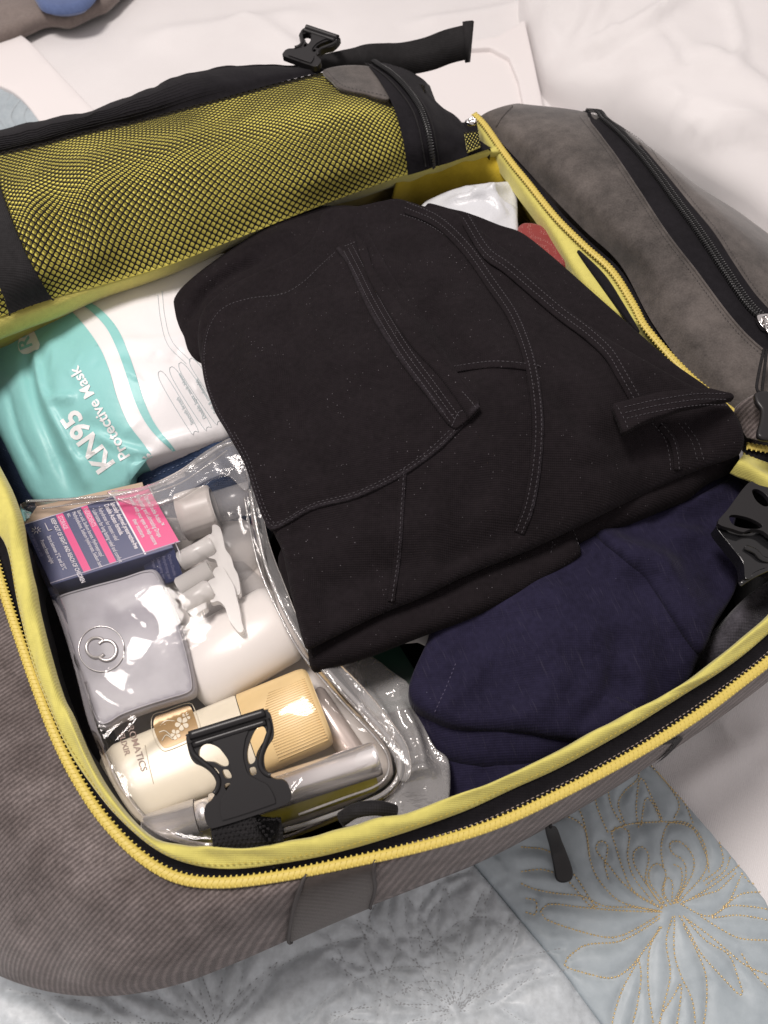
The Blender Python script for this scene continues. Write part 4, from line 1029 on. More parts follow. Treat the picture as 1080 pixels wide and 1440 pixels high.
def buckles():
    Zb = ZR+.028
    c = P(322, 1024, Zb); pl = frame_at(c, P(380, 1006, Zb), P(347, 1145, ZR+.014)); s = np.linalg.norm(P(380, 1007, Zb)-P(265, 1042, Zb))/118
    male_buckle(pl, s, BAG, M['black_plastic'])
    L = pl(np.zeros(12), np.linspace(112, 200, 12)*s, np.linspace(0, -.004, 12)-.0006)
    a0 = P(340, 1128, ZR+.016); L = spl([pl([0], [118*s], [-.0005])[0], P(346, 1150, ZR+.013), P(349, 1180, ZR+.010), P(351, 1200, ZR-.002), P(352, 1215, ZR-.03)], 30)
    webbing(L, .0265*115/118*s/.0005*.5*.95 if False else 48*s, M['black_web'], BAG)
    # receiver buckle on the right
    Zc = ZR+.006
    c = P(1060, 655, Zc+.01); 
    hf = HF([], const=Zc+.012)
    out = [(1047, 682), (1062, 684), (1095, 690), (1120, 740), (1105, 790), (1080, 775), (1062, 768), (1048, 770), (1036, 762), (1020, 752), (1005, 738), (1014, 725)]
    def place(u, v, w_): return PXY(u, v, np.full(np.shape(u), Zc+.012))+np.stack([0*w_, 0*w_, w_], -1)
    holes = [[(1056, 692), (1064, 690), (1076, 698), (1082, 710), (1074, 714), (1062, 706)], [(1024, 728), (1034, 726), (1054, 731), (1070, 740), (1066, 745), (1048, 745), (1030, 740)]]
    out = [(1051, 681), (1066, 684), (1110, 700), (1130, 745), (1110, 770), (1084, 758), (1070, 748), (1054, 746), (1044, 750), (1030, 746), (1008, 737), (1022, 718)]
    r = plate(out, holes, place, .004, 'receiver_buckle', M['black_plastic'], BAG, .0010)
    def place2(u, v, w_): return PXY(u, v, np.full(np.shape(u), Zc+.001))+np.stack([0*w_, 0*w_, w_], -1)
    glossy = mat('glossy_black_plastic', (.010, .010, .011), .12, spec=.7)
    plate([(1006, 742), (1030, 752), (1045, 756), (1062, 752), (1090, 765), (1110, 775), (1100, 812), (1070, 806), (1045, 820), (1040, 796), (1022, 772), (1005, 750)], [], place2, .012, 'shell', glossy, r, .003)
    L = spl([P(1040, 822, Zc), P(1062, 808, Zc+.006), P(1090, 796, Zc+.004)], 12); tube(L, .002, 8).build('release_lip', glossy, r)
    L = spl([P(1048, 770, Zc+.008), P(1062, 776, Zc+.009), P(1072, 786, Zc+.008), P(1092, 790, Zc+.006)], 14); tube(L, .0022, 8).build('release_rib', glossy, r)
    # buckle standing behind the mesh roll, with its long strap
    Zt = ZR-.01
    c = P(470, 55, .245)
    pl = frame_at(P(452, 52, .25), P(482, 62, .25), P(441, 88, .245)); s = .00036
    male_buckle(pl, s, BAG, M['black_plastic'])
    tp = [P(425, 92, .238), P(470, 86, .232), P(500, 84, .222), P(520, 82, .212), P(560, 84, .20), P(600, 77, .20), P(630, 66, .205), P(655, 60, .21), P(664, 59, .212)]
    L = resamp(spl(tp, 60), .003); hw = np.interp(np.linspace(0, 1, len(L)), [0, .12, .35, .55, .8, 1], [.008, .007, .012, .016, .017, .017])
    ribbon(L, hw, .0022, up=(0.0, -.75, .66)).build('lid_strap', M['black_web'], BAG)
    e = L[-4:]; ribbon(e, .020, .0046, up=(0.0, -.75, .66)).build('strap_end', M['black_web'], BAG)
    # flat side strap crossing the denim, pull tab on the quilt
    L = [P(528, 1228, .16), P(531, 1245, .13), P(534, 1262, .09)]
buckles()
def small_bag_parts():
    # grey webbing panel on the near side and its edges
    i0, i1 = 0, 0
    # find wall columns by pixel x at row middle
    row = WALL[8]; px, py = toPX(row)
    nr = WALL.shape[0]
    def strip(xa, xb, name, mat_, lift=.0012, r0=1, r1=30):
        cols = [k for k in range(len(px)) if xa <= px[k] <= xb and py[k] > 1000]
        pts = WALL[r0:r1, cols[0]:cols[-1]+1]
        T1 = np.gradient(pts, axis=0); T2 = np.gradient(pts, axis=1); n = np.cross(T1, T2); n /= np.linalg.norm(n, axis=2)[..., None]+1e-9
        if (n[..., 2].mean()) < 0: n = -n
        q = pts+n*lift; f = grid_faces(q.shape[0], q.shape[1]); return mkobj(name, q.reshape(-1, 3), f, mat_, BAG), q
    o, q = strip(415, 525, 'side_strap_patch', fabric('strap_grey', (.048, .041, .038), .25, .0016, 30), .0022)
    for e in (0, -1): tube(q[:, e], .0013, 6).build('patch_edge', M['thread_brown'], BAG)
    o, q = strip(925, 955, 'side_strap', M['black_web'], .0016)
    # black tab of the side zip at the left edge
    hf = HF([], const=ZR-.006)
    slab('side_pocket_zip', [(-10, 860), (3, 866), (9, 900), (11, 925), (2, 932), (-12, 925)], hf, .001, .01, .003, M['black_cloth'], BAG)
    t = P(792, 1215, .010)
    m = M['black_plastic']
    hf = HF([(772, 1162, .055), (785, 1200, .022), (795, 1235, .014), (800, 1190, .03)])
    o, _ = slab('zip_pull', [(768, 1163), (780, 1161), (785, 1166), (792, 1185), (800, 1205), (806, 1225), (804, 1237), (792, 1241), (783, 1236), (779, 1215), (774, 1190)], hf, .002, .006, .0015, m, BAG)
    tube(spl([P(774, 1163, .058), P(772, 1150, .075), P(770, 1140, .09)], 10), .0014, 6).build('pull_cord', M['black_web'], BAG)
small_bag_parts()
# ================================================================== clothes in the bag
def clothes():
    # ---------- jeans
    m = fabric('black_denim', (.0128, .0101, .0116), .28, .0014, 30, .95, .015, .9, specks=(300, .10, .60, (.13, .12, .13))); M['jeans'] = m
    old = bsdf(m).inputs['Base Color'].links[0].from_socket; at = N_(m, 'ShaderNodeAttribute', attribute_name='wear_light')
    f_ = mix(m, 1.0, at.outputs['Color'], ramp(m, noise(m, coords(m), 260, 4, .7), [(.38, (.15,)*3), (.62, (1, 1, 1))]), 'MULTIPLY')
    lk(m, mix(m, f_, old, (.050, .044, .052)), bsdf(m).inputs['Base Color'])  # paler seams and edges: some fading, mostly relief light put into the colour
    J = thing('jeans', 'folded black denim jeans with back pocket and belt loop on top of the open bag', 'jeans', P(640, 560, .12))
    top = HF([(240, 430, .205), (430, 290, .222), (560, 280, .232), (720, 320, .236), (880, 450, .240), (1040, 600, .235), (500, 450, .242), (700, 450, .254), (850, 600, .250),
              (600, 650, .240), (400, 650, .222), (330, 560, .215), (370, 730, .206), (430, 900, .196), (550, 850, .200), (700, 780, .205), (900, 690, .216), (1040, 640, .222)])
    top.noise(9, .0045, 4); top.noise(24, .0030, 7, rot=.5, stretch=.6); top.noise(55, .0007, 12, rot=-.4, stretch=.5)
    # shallow dents and folds
    for pts, wd, hh in [([(590, 420), (640, 480), (690, 540)], .012, -.009), ([(345, 440), (355, 520), (372, 600)], .014, .005), ([(395, 450), (420, 540), (450, 640)], .009, -.004), ([(300, 600), (350, 640), (380, 700)], .006, .003),
                        ([(470, 760), (560, 750), (640, 720)], .012, .004), ([(600, 800), (690, 760), (760, 740)], .008, -.004), ([(790, 540), (830, 600), (900, 640)], .010, -.006), ([(560, 310), (600, 360), (620, 420)], .010, .004),
                        ([(680, 620), (700, 680), (690, 740)], .010, .003), ([(800, 660), (880, 650), (960, 620)], .006, -.003), ([(440, 830), (520, 810), (600, 780)], .008, -.003), ([(410, 800), (440, 850), (450, 890)], .006, .003)]:
        top.ridge(pts, wd, hh)

    top.ridge([(640, 400), (700, 470), (720, 540)], .018, .003)
    top.ridge([(360, 480), (370, 560), (400, 640)], .016, .0025)
    top.ridge([(540, 540), (560, 600), (560, 650)], .012, .002)
    top.ridge([(390, 760), (440, 740), (500, 745)], .010, -.003)
    top.ridge([(640, 760), (760, 720), (900, 660)], .014, .003)
    top.ridge([(760, 600), (860, 640), (960, 640)], .016, .002)
    # inner folded layers -------------------------------------------------
    low = HF([(400, 780, .180), (440, 930, .178), (560, 900, .182), (700, 845, .187), (820, 780, .192), (800, 740, .194), (600, 800, .188)]); low.noise(20, .0012, 2)
    slab('folded_leg', [(400, 760), (415, 850), (430, 905), (434, 930), (441, 938), (470, 930), (520, 915), (600, 884), (660, 862), (720, 836), (770, 808), (815, 778), (821, 768), (812, 748), (800, 720), (600, 740)], low, .009, .018, .0035, m, J)
    mid = HF([(800, 740, .196), (1000, 640, .210), (1000, 680, .198), (880, 740, .196), (900, 680, .208), (780, 760, .194)]); mid.noise(22, .0015, 5)
    slab('folded_leg', [(780, 720), (790, 745), (808, 757), (850, 742), (900, 722), (940, 705), (975, 690), (1003, 668), (1035, 652), (1046, 640), (1020, 610), (900, 640)], mid, .009, .02, .0035, m, J)
    back = HF([(240, 430, .190), (300, 370, .200), (430, 290, .210), (480, 330, .225), (330, 450, .2), (540, 290, .215)]); back.noise(18, .002, 3)
    back.ridge([(262, 455), (285, 415), (330, 380), (375, 362)], .004, -.006); back.ridge([(250, 425), (300, 385), (360, 345), (430, 315)], .010, .003)
    slab('folded_leg', [(238, 432), (242, 412), (262, 390), (300, 360), (345, 330), (380, 310), (420, 290), (455, 284), (510, 285), (560, 300), (560, 400), (400, 500), (300, 500), (270, 495), (250, 468)], back, .010, .03, .0035, m, J)
    waist = HF([(640, 290, .224), (760, 345, .226), (900, 460, .230), (1040, 580, .226), (1045, 630, .214), (800, 450, .24)]); waist.noise(18, .0012, 6)
    slab('folded_leg', [(600, 290), (640, 290), (672, 299), (705, 312), (735, 322), (770, 348), (805, 378), (850, 418), (900, 462), (950, 505), (1000, 540), (1032, 568), (1046, 590), (1051, 612), (1044, 632), (1010, 640), (900, 560), (760, 420)], waist, .008, .04, .004, m, J)
    # seams on the main layer ------------------------------------------------
    side = [(575, 283), (620, 303), (662, 342), (700, 395), (730, 440), (750, 490), (761, 540), (766, 600), (762, 660), (752, 715), (738, 752)]
    pass
    wb = [(662, 305), (690, 350), (720, 372), (790, 432), (830, 462), (862, 492), (882, 525), (903, 562)]
    dart = [(566, 662), (562, 720), (558, 780), (549, 845)]
    yoke = [(640, 520), (665, 516), (695, 513), (728, 515), (756, 519)]
    wb2 = [(932, 596), (948, 616), (955, 640), (957, 660)]
    # pocket as a raised layer
    pocket = [(500, 321), (487, 335), (470, 352), (448, 372), (425, 394), (395, 411), (350, 417), (312, 430), (292, 455), (283, 495), (287, 535), (300, 572), (322, 612), (343, 650), (356, 690), (370, 728), (386, 744),
              (440, 716), (500, 700), (560, 672), (605, 642), (640, 610), (673, 571), (664, 548), (640, 518), (602, 452), (562, 402), (532, 352), (517, 326)]
    outline = [(455, 292), (500, 287), (535, 279), (562, 276), (600, 287), (640, 294), (690, 330), (740, 370), (800, 430), (870, 480), (960, 530), (1015, 555), (1035, 575), (1047, 598), (1050, 618), (1040, 634),
               (990, 652), (930, 678), (860, 712), (800, 742), (740, 770), (660, 802), (590, 836), (540, 856), (480, 885), (434, 908), (428, 905), (420, 880), (408, 830), (397, 775), (384, 745), (362, 705), (350, 665), (328, 618), (300, 572),
               (288, 535), (280, 500), (276, 465), (285, 430), (320, 400), (370, 375), (420, 350), (445, 320)]
    # rolled hem at the folded edge
    def shift(pts, dx, dy): return [(x+dx, y+dy) for x, y in pts]
    ml, _ = slab('main_layer', outline, top, .006, .009, .0024, m, J)
    wear_light(ml, [(top.line(outline, closed=True), .2)], .0022)
    def over(off, parent_base=None):
        q = HF([], const=0); q.base = lambda xy: top(xy)+off; q.drop = lambda px, py: HF.drop(q, px, py); return q
    def flap(line, w1, w2, off, nm='seam_allowance', ed=.0008, th=.0022, lit_=.35):
        """a narrow folded band of cloth beside a seam line, w1/w2 px to either side"""
        p = spl(line, len(line)*5); t = np.gradient(p, axis=0); t /= np.linalg.norm(t, axis=1)[:, None]; nn = np.stack([-t[:, 1], t[:, 0]], 1)
        q = over(off); q.noise(160, .00025, 5)
        o_, pl_ = slab(nm, [tuple(v) for v in np.vstack([p+nn*w1, (p+nn*w2)[::-1]])], q, ed, th, .0022, m, J, smooth_outline=False)
        wear_light(o_, [(top.line([tuple(v) for v in (p+nn*w1)[::4]]), lit_)], .0014); return q
    flap(side, 1, 17, .0020, lit_=.6); flap(yoke, -7, 3, .0015, lit_=.5); flap(dart, -6, 4, .0015, lit_=.5); flap(wb, -2, 15, .0026, 'waistband_edge', lit_=.5); flap(wb2, -3, 8, .0016)
    # the yoke panel laps under the side seam: a broad thin layer right of it
    hfp = HF([], const=0); hfp.base = lambda xy: top(xy)+.0027; hfp.drop = lambda px, py: HF.drop(hfp, px, py)
    hfp.noise(120, .00035, 3)
    hfp.ridge([(380, 735), (440, 708), (500, 690), (556, 664), (600, 636), (636, 604)], .0035, -.0009)
    bp, _ = slab('back_pocket', pocket, hfp, .0012, .0042, .0022, m, J)
    wear_light(bp, [(top.line(pocket, closed=True), .35)], .0016)
    # pocket welt, turned edge and bar tacks
    hfw = HF([], const=0); hfw.base = lambda xy: top(xy)+.0050; hfw.drop = lambda px, py: HF.drop(hfw, px, py)
    dens = lambda poly: [tuple(v) for k in range(len(poly)) for v in (np.array(poly[k])*(1-t_)+np.array(poly[(k+1) % len(poly)])*t_ for t_ in (0, .5))]
    Lf = [tuple(v) for v in spl([(472, 349), (490, 374), (518, 436), (557, 500), (600, 556), (629, 594), (641, 603)], 24)]
    Md = [tuple(v) for v in spl([(503, 350), (516, 385), (534, 418), (576, 482), (618, 528), (650, 572), (660, 588)], 24)]
    Rt = [tuple(v) for v in spl([(515, 343), (530, 384), (574, 440), (606, 484), (638, 522), (662, 550), (676, 571)], 24)]
    pw, _ = slab('pocket_welt', Lf+Md[::-1]+[(499, 326), (485, 337)], hfw, .0010, .004, .0020, m, J, smooth_outline=False); wear_light(pw, [(top.line(Lf[::3]), .4)], .0014)
    hfv = HF([], const=0); hfv.base = lambda xy: top(xy)+.0072; hfv.drop = lambda px, py: HF.drop(hfv, px, py)
    pv, _ = slab('pocket_opening_fold', [(497, 321)]+Rt+[(664, 584), (660, 588)]+Md[::-1][1:], hfv, .0016, .006, .0020, m, J, smooth_outline=False); wear_light(pv, [(top.line(Rt[::3]), .5), (top.line([(640, 524), (662, 550), (676, 571), (661, 587)]), .6)], .0014)
    loop = HF([(862, 585, .258), (950, 565, .262), (1025, 560, .256), (900, 600, .257)]); 
    bl, _ = slab('belt_loop', [(862, 572), (864, 566), (880, 562), (900, 557), (925, 551), (950, 548), (975, 546), (1000, 545), (1030, 552), (1034, 558), (1010, 563), (985, 568), (960, 573), (938, 581), (915, 588), (898, 596), (882, 606), (876, 606), (870, 590)], loop, .0012, .006, .0022, m, J, smooth_outline=False)
    wear_light(bl, [(top.line([(862, 570), (900, 558), (950, 549), (1000, 545), (1030, 552)]), .4)], .0014)
    hl = HF([], const=0); hl.base = lambda xy: loop(xy)+.0002; hl.drop = lambda px, py: HF.drop(hl, px, py)
    # puckers along the pocket edge and the side seam
    for k, (x, y) in enumerate(spl(pocket[15:24], 16)):
        hfp.ridge([(x-3, y-4), (x-14-k % 3*4, y-22-k % 2*8)], .0022, .0007*(1 if k % 2 else -1))
    # stitching ------------------------------------------------------------
    mb = MB()
    def st(pts, hf, off=(0, 0), lift=.0003, step=.0034):
        L = hf.line([(x+off[0], y+off[1]) for x, y in pts]); stitch_mesh(resamp(L, .001), step, .0023, .00027, mb, lift=lift)
    def sn(line, w_, lf):
        p = spl(line, len(line)*5); t = np.gradient(p, axis=0); t /= np.linalg.norm(t, axis=1)[:, None]; nn = np.stack([-t[:, 1], t[:, 0]], 1); q = p+nn*w_; L = top.drop(q[:, 0], q[:, 1]); stitch_mesh(resamp(L, .001), .0034, .0024, .00030, mb, lift=lf)
    sn(side, 5, .0022); sn(side, 13, .0022); sn(yoke, -3, .0018); sn(dart, -2, .0018); sn(wb, 4, .0029); sn(wb, 12, .0029); sn(wb2, 3, .0019)
    st(wb2, top, (-14, 0)); st([(955, 596), (972, 620), (980, 645)], top); st([(964, 596), (981, 620), (989, 645)], top)
    pk = [(x, y) for x, y in pocket]
    cx, cy = 470, 540
    ins = [(x+(cx-x)*.022, y+(cy-y)*.022) for x, y in pocket[2:23]]; ins2 = [(x+(cx-x)*.055, y+(cy-y)*.045) for x, y in pocket[12:22]]
    st(ins, hfp); st(ins2, hfp)
    wl = [(484, 354), (500, 385), (524, 433), (562, 496), (600, 548), (632, 592)]
    for o_ in ((0, 0), (6, -4), (12, -8)): st(wl, hfw, o_, step=.0028)
    st([(636, 598), (645, 580), (654, 578)], hfw, step=.0024); st([(486, 346), (498, 341)], hfw, step=.0024); st([(651, 552), (660, 562), (668, 572)], hfv, step=.0024)
    for o_ in ((0, 0), (1, 8), (3, 16)): st([(880, 572), (925, 562), (980, 554), (1018, 554)], hl, o_, step=.003)
    st([(870, 575), (878, 590), (882, 600)], hl); st([(566, 300), (600, 312), (640, 340), (676, 385)], top, (-2, 2))
    lw = low; st([(796, 728), (806, 745), (813, 764)], lw); st([(774, 742), (777, 760), (775, 776)], lw)
    mb.build('stitching', mat('charcoal_thread', (.045, .040, .047), .7), J, kind='stuff')

    # ---------- navy shirt
    mn = fabric('navy_knit', (.0165, .0145, .034), .30, .0016, 14, .85, .06, .5, specks=(260, .06, .80, (.16, .16, .22)))
    v = coords(mn, 'Object', rot=(0, 0, R(-20))); s1 = N_(mn, 'ShaderNodeTexNoise'); s1.inputs['Scale'].default_value = 1; s1.inputs['Detail'].default_value = 3
    mp = N_(mn, 'ShaderNodeMapping'); mp.inputs['Scale'].default_value = (900, 55, 55); lk(mn, v, mp.inputs[0]); lk(mn, mp.outputs[0], s1.inputs['Vector'])
    old = bsdf(mn).inputs['Base Color'].links[0].from_socket
    lk(mn, mix(mn, ramp(mn, s1.outputs['Fac'], [(.60, (0, 0, 0)), (.76, (1, 1, 1))]), old, (.030, .027, .048)), bsdf(mn).inputs['Base Color'])
    T_ = thing('shirt', 'crumpled navy blue knit shirt packed in the bag under the black jeans', 'shirt', P(780, 900, .08))
    h3 = HF([(630, 1060, .128), (640, 1130, .12), (760, 1070, .14), (900, 1000, .15), (600, 1020, .12)]); h3.noise(20, .003, 1); h3.ridge([(690, 1075), (680, 1100), (690, 1130)], .006, -.004)
    slab('lower_fold', [(620, 1040), (626, 1075), (630, 1110), (632, 1160), (760, 1120), (900, 1040), (960, 980), (900, 940), (700, 1000)], h3, .008, .05, .004, mn, T_)
    h2 = HF([(600, 1020, .138), (615, 1060, .132), (700, 1072, .142), (800, 1060, .150), (760, 1020, .158), (640, 1000, .15)]); h2.noise(18, .0025, 5)
    slab('middle_fold', [(585, 985), (592, 1015), (604, 1042), (622, 1062), (660, 1074), (720, 1078), (770, 1068), (860, 1030), (900, 990), (800, 960), (640, 970)], h2, .010, .03, .004, mn, T_)
    h1 = HF([(590, 960, .158), (640, 860, .165), (700, 820, .170), (760, 900, .182), (850, 860, .188), (800, 1000, .172), (700, 1010, .162), (950, 900, .176), (1030, 780, .176), (1030, 670, .180), (900, 760, .180), (960, 700, .18), (860, 1020, .165), (940, 960, .165)])
    h1.noise(9, .004, 3); h1.noise(24, .0032, 2, rot=.7, stretch=.55)
    h1.ridge([(610, 1005), (660, 960), (700, 900)], .007, .004); h1.ridge([(700, 1020), (760, 990), (800, 930)], .009, .005); h1.ridge([(800, 1030), (850, 980), (870, 920)], .006, -.004); h1.ridge([(640, 900), (720, 870), (800, 865)], .006, -.003)
    for pts, w_, hh in [([(600, 930), (640, 880), (720, 850), (820, 830)], .014, .005), ([(860, 880), (880, 930), (870, 990)], .008, -.005), ([(880, 800), (930, 850), (960, 930)], .012, -.006), ([(830, 740), (880, 780), (960, 800)], .010, .005),
                        ([(820, 760), (900, 800), (950, 860), (985, 930)], .010, .005), ([(930, 720), (985, 700), (1030, 690)], .008, .006), ([(900, 735), (960, 730), (1010, 740)], .007, -.005), ([(700, 930), (800, 900), (860, 910)], .02, .004),
                        ([(860, 930), (900, 960), (900, 1000)], .006, .004), ([(960, 760), (1000, 800), (1010, 860)], .010, -.005), ([(760, 980), (820, 940), (850, 900)], .012, -.003)]:
        h1.ridge(pts, w_*1.25, hh*1.1)
    slab('body_fold', [(575, 965), (582, 940), (600, 900), (620, 850), (700, 760), (850, 690), (980, 640), (1035, 648), (1050, 665), (1052, 690), (1040, 720), (1032, 750), (1042, 790), (1036, 830), (1010, 875), (985, 925), (965, 962), (900, 1010), (850, 1035),
                       (790, 1034), (740, 1026), (690, 1024), (640, 1018), (600, 1000), (580, 985)], h1, .007, .030, .0035, mn, T_)
    hu = HF([], const=0); hu.base = lambda xy: h1(xy)+.0055; hu.drop = lambda px, py: HF.drop(hu, px, py); hu.noise(30, .0018, 6)
    hu.ridge([(930, 740), (980, 760), (1020, 800)], .008, .004); hu.ridge([(900, 780), (960, 850), (990, 900)], .006, -.003)
    slab('folded_flap', [(840, 745), (880, 728), (940, 712), (990, 690), (1035, 668), (1048, 690), (1038, 725), (1034, 752), (1043, 790), (1036, 830), (1010, 872), (990, 915), (968, 895), (945, 860), (925, 830), (905, 805), (875, 780)], hu, .005, .012, .0035, mn, T_)
    mb = MB(); L = h1.line([(640, 935), (628, 965), (612, 1000)]); stitch_mesh(L, .003, .002, .0003, mb, lift=.0004)
    mb.build('hem_stitching', mat('navy_thread', (.07, .06, .11), .7), T_, kind='stuff')
    # ---------- charcoal cloth at the right
    h = HF([(1080, 830, .165), (1000, 930, .150), (1040, 860, .168), (1080, 880, .160), (990, 950, .14)]); h.noise(18, .003, 2); h.ridge([(1060, 850), (1030, 890), (1000, 940)], .012, .006)
    o, _ = slab('sweater', [(1130, 790), (1080, 815), (1050, 838), (1022, 870), (1000, 905), (985, 945), (975, 975), (1000, 985), (1060, 930), (1140, 860)], h, .010, .06, .004, M['charcoal'])
    tag(o, 'fuzzy charcoal garment squeezed between the navy shirt and the yellow rim', 'garment')
    # ---------- blue jeans under the mask packet
    mj = fabric('blue_denim', (.035, .055, .11), .35, .0016, 40, .9, .2, .6)
    BJ = thing('blue_jeans', 'folded dark blue denim lying under the mask packet, mostly hidden', 'jeans', P(150, 660, .08))
    h = HF([(0, 600, .10), (40, 680, .11), (200, 680, .135), (330, 640, .15), (330, 720, .12), (100, 720, .11)]); h.noise(22, .003, 4)
    h.ridge([(180, 690), (250, 655), (330, 622)], .006, .004); h.step([(185, 672), (240, 650), (320, 630)], .002, .002)
    slab('leg', [(-40, 560), (10, 600), (40, 640), (170, 640), (330, 600), (380, 640), (360, 740), (180, 740), (60, 740), (-20, 720)], h, .010, .05, .004, mj, BJ)
    mb = MB()
    for L in ([(190, 682), (250, 655), (325, 622)], [(5, 632), (35, 650), (75, 672)]): stitch_mesh(h.line(L), .004, .0028, .00035, mb, lift=.0004)
    mb.build('stitching', mat('blue_thread', (.12, .16, .26), .7), BJ, kind='stuff')
    # ---------- small things peeking out
    mp_ = mat('thin_white_plastic', (.60, .61, .64), .35, spec=.5); v = coords(mp_); bump(mp_, noise(mp_, v, 60, 5, .6), .5, .003)
    h = HF([(600, 290, .185), (650, 265, .198), (725, 255, .195), (727, 320, .190), (660, 290, .196)]); h.noise(30, .004, 3)
    for L in ([(620, 285), (670, 275), (720, 262)], [(690, 255), (700, 280), (727, 300)], [(650, 262), (690, 280), (715, 305)]): h.ridge(L, .004, .005)
    o, _ = slab('plastic_bag', [(590, 290), (615, 272), (650, 260), (690, 254), (722, 253), (728, 270), (729, 300), (727, 335), (690, 345), (600, 330)], h, .005, .04, .003, mp_)
    tag(o, 'crumpled white plastic bag tucked behind the jeans by the yellow lining', 'plastic bag')
    mr = mat('red_dotted_cloth', (.21, .022, .02), .75, sheen=.3); v = coords(mr, scale=(130, 130, 130)); vo = N_(mr, 'ShaderNodeTexVoronoi'); vo.inputs['Randomness'].default_value = .25; lk(mr, v, vo.inputs['Vector'])
    lk(mr, mix(mr, ramp(mr, vo.outputs['Distance'], [(.15, (1, 1, 1)), (.20, (0, 0, 0))]), (.21, .022, .02), (.50, .30, .26)), bsdf(mr).inputs['Base Color'])
    h = HF([(740, 310, .198), (780, 330, .200), (780, 350, .198), (730, 340, .195)]); h.noise(30, .003, 1)
    o, _ = slab('dotted_pouch', [(727, 318), (735, 309), (755, 309), (775, 318), (795, 335), (805, 360), (790, 372), (740, 350), (724, 340)], h, .008, .03, .003, mr)
    tag(o, 'red cloth pouch with pale dots peeking out beside the white plastic bag', 'pouch')
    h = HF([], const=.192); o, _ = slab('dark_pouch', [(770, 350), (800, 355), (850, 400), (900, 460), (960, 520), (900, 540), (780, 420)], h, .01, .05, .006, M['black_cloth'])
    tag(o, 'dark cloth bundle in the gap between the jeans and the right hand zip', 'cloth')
    t = tube(spl([P(797, 392, .196), P(803, 386, .198), P(809, 389, .196)], 8), .0018, 8).build('metal_tab', M['chrome']); tag(t, 'tiny shiny metal tab in the dark gap beside the yellow zip', 'metal tab')
    # green box in the gap below the jeans, tiny white tag
    mg = mat('dark_green_card', (.008, .035, .022), .4)
    v = PXY([500, 560, 610, 520], [915, 905, 985, 1010], [.12, .12, .12, .12]); b = v.copy(); b[:, 2] = .05
    o = mkobj('green_box', np.vstack([v, b]), [(3, 2, 1, 0), (4, 5, 6, 7)]+[(i, (i+1) % 4, (i+1) % 4+4, i+4) for i in range(4)], mg, smooth=False); tag(o, 'dark green box deep in the gap between the clear pouch and the navy shirt', 'box')
    h = HF([], const=.150); o, _ = slab('paper_tag', [(565, 905), (605, 885), (608, 892), (598, 908), (588, 903)], h, .0004, .001, .002, mat('white_paper', (.55, .53, .52), .8), smooth_outline=False); tag(o, 'small pale tag poking out from under the folded jeans', 'tag')
clothes()
